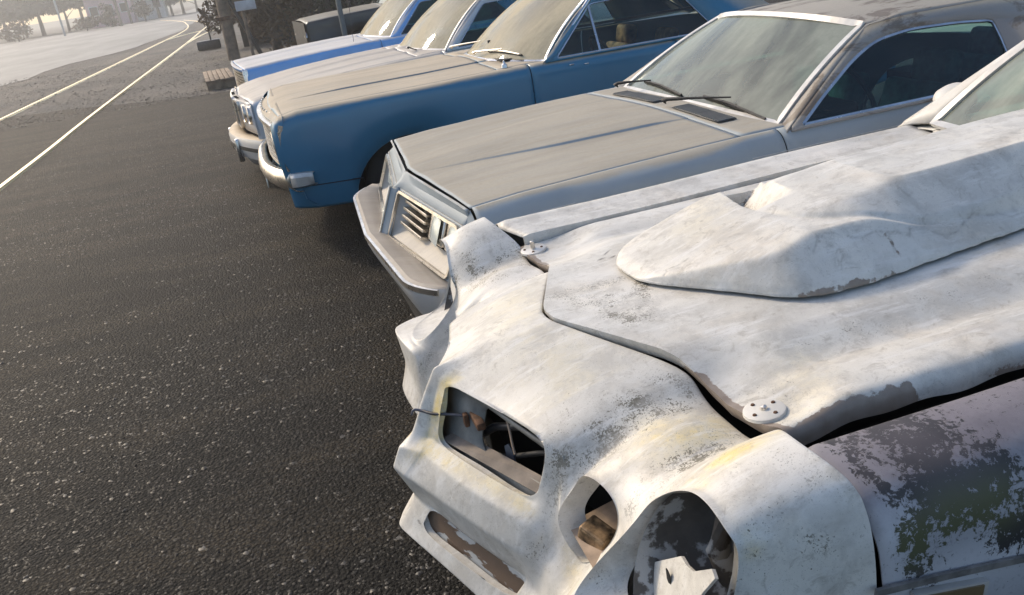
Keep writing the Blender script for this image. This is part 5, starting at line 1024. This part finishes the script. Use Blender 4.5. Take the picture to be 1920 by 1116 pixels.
# the house across the road
def house(x, y, w, d_, h, roofh, wall, roofc, label, seed):
    t = thing('house', label, 'house', (x, y, 0)); box('wall', (0, 0, h/2), (w, d_, h), wall, t)
    mesh('roof', [(-w/2-.4, -d_/2-.5, h-.05), (w/2+.4, -d_/2-.5, h-.05), (w/2+.4, d_/2+.5, h-.05), (-w/2-.4, d_/2+.5, h-.05), (-w/2-.4, 0, h+roofh), (w/2+.4, 0, h+roofh)], [(0, 1, 5, 4), (2, 3, 4, 5), (0, 4, 3), (1, 2, 5), (0, 3, 2, 1)], roofc, t, smooth=False)
    for k in range(3): wf = box('window', (-w*.33+w*.33*k, -d_/2-.03, h*.55), (1.1, .1, 1.2), simple('window_frame_white', (.6, .6, .6), .5), t); box('pane', (-w*.33+w*.33*k, -d_/2-.09, h*.55), (.9, .03, 1.0), M['void'], wf)
    return t
p = G.at(215, 30, y=126); house(p[0]-.3, 128, 5.5, 6, 3.6, 2.2, simple('pink_wall', (.62, .42, .44), .8), simple('grey_roof', (.25, .24, .25), .8), 'pale pink walled house standing behind the two dark poles', 1)
p = G.at(268, 30, y=128); house(p[0]+.4, 131, 5.0, 6, 3.4, 2.6, simple('white_wall', (.70, .69, .66), .8), simple('tan_roof', (.42, .30, .22), .8), 'white gabled house next to the pink one, right of the poles', 2)
# dark thicket and an old dark car behind the pale blue sedan
sh = [(.9, 26.5, 3.6, 3.2), (2.6, 27.5, 4.2, 3.6), (4.5, 26.8, 4.0, 3.4), (6.6, 27.8, 4.6, 4.0), (9.3, 28.5, 5, 4.4), (12.5, 29, 5, 4.8), (.3, 31, 2.4, 2.6)]
nm = ['beside the utility pole', 'second right of the utility pole', 'behind the old black car', 'over the windshield of the pale blue sedan', 'above the roof of the cream sedan', 'far right behind the cars', 'behind the blank board']
for k, (x, y, h, w) in enumerate(sh): tree(x, y, h, w, LM[0] if k % 3 else LM[1], 'dark tangled shrub '+nm[k], 80+k, 5200, .085, 'shrub', 'shrub', False, .02, group='shrubs behind the parked cars')
V, F = boxes([((7, 31, 1.6), (14, .2, 3.2))]); fen = mesh('board_fence', V, F, simple('dark_boards', (.035, .03, .026), .9, 0, .5, 3), None, smooth=False); tag(fen, 'tall dark board fence closing the yard behind the shrubs', 'fence')
dark = thing('pickup', 'old black pickup with a dusty hood, behind the windshield of the pale blue sedan', 'pickup truck', (1.05, 16.9, 0), R(3))
pk = dusty_paint('black_paint_under_dust', (.012, .012, .013), (.30, .27, .21), .8, .97, .75, .4, .04)
st = []
for x, zt, w in ((.0, 1.02, .86), (.06, 1.06, .88), (.5, 1.09, .92), (1.3, 1.12, .93), (2.2, 1.12, .93), (3.3, 1.10, .93), (4.2, 1.10, .93), (4.9, 1.10, .92)):
    st.append((x, [(w-.05, .36), (w-.01, .50), (w+.005, .70), (w, zt-.13), (w-.01, zt-.05), (w-.03, zt-.015), (w-.08, zt), (.60, zt+.015), (.40, zt+.03), (.12, zt+.035), (0, zt+.04)]))
spec = dict(st=st, paint=pk, hoodmat=pk, jh=6, half=.92, wf=.95, ar=.42, az=.38, wr=3.8, hood0=.01, hood1=1.40, cowl1=1.60, door=(1.55, 2.6), tail=4.9, deck=2.9, fend0=.01,
    screen=(1.58, .76, 1.12, .12, 1.95, .64, 1.62, .08, .04, .02), rear=(2.85, .74, 1.12, -.04, 2.75, .62, 1.62, -.02, .04, .01), glass=M['tealglass'], side=M['tealglass'], trim=M['black'], wtrim=M['chrome'], pillarmat=pk,
    lean=side_fn(.86, 1.11, .66, 1.62), side_outer=[(1.55, 1.10), (1.95, 1.62), (2.74, 1.62), (2.84, 1.10)], windows=[([(1.68, 1.13), (1.99, 1.55), (2.65, 1.56), (2.72, 1.13)], .03)], seatx=2.2, seatmat=M['vinyl'], wheel=.38)
DB, DS = sedan(dark, spec)
mesh('grille', [(-.02, -.86, .55), (-.02, .86, .55), (-.02, .86, 1.05), (-.02, -.86, 1.05)], [(0, 1, 2, 3)], M['black'], dark, smooth=False); box('bumper', (-.08, 0, .52), (.14, 1.9, .16), M['darksteel'], dark, .03)
for q in (-.66, .66): h_ = lathe('headlight', [(.09, .02), (.088, -.02), (.07, -.012), (.001, -.03)], M['chrome'], dark, 20, 'x'); h_.location = (0, q, .80)
# ============================================================ HAZE
hz = bpy.data.materials.new('haze'); hz.use_nodes = True; t_ = hz.node_tree; t_.nodes.remove(t_.nodes['Principled BSDF']); pv = t_.nodes.new('ShaderNodeVolumePrincipled'); pv.inputs['Color'].default_value = (.93, .94, .96, 1); pv.inputs['Density'].default_value = .0030; pv.inputs['Anisotropy'].default_value = .72
t_.links.new(pv.outputs[0], t_.nodes['Material Output'].inputs['Volume'])
V, F = boxes([((60, 118, 6.5), (300, 330, 15))]); o = mesh('haze', V, F, hz, None, smooth=False); tag(o, kind='stuff')
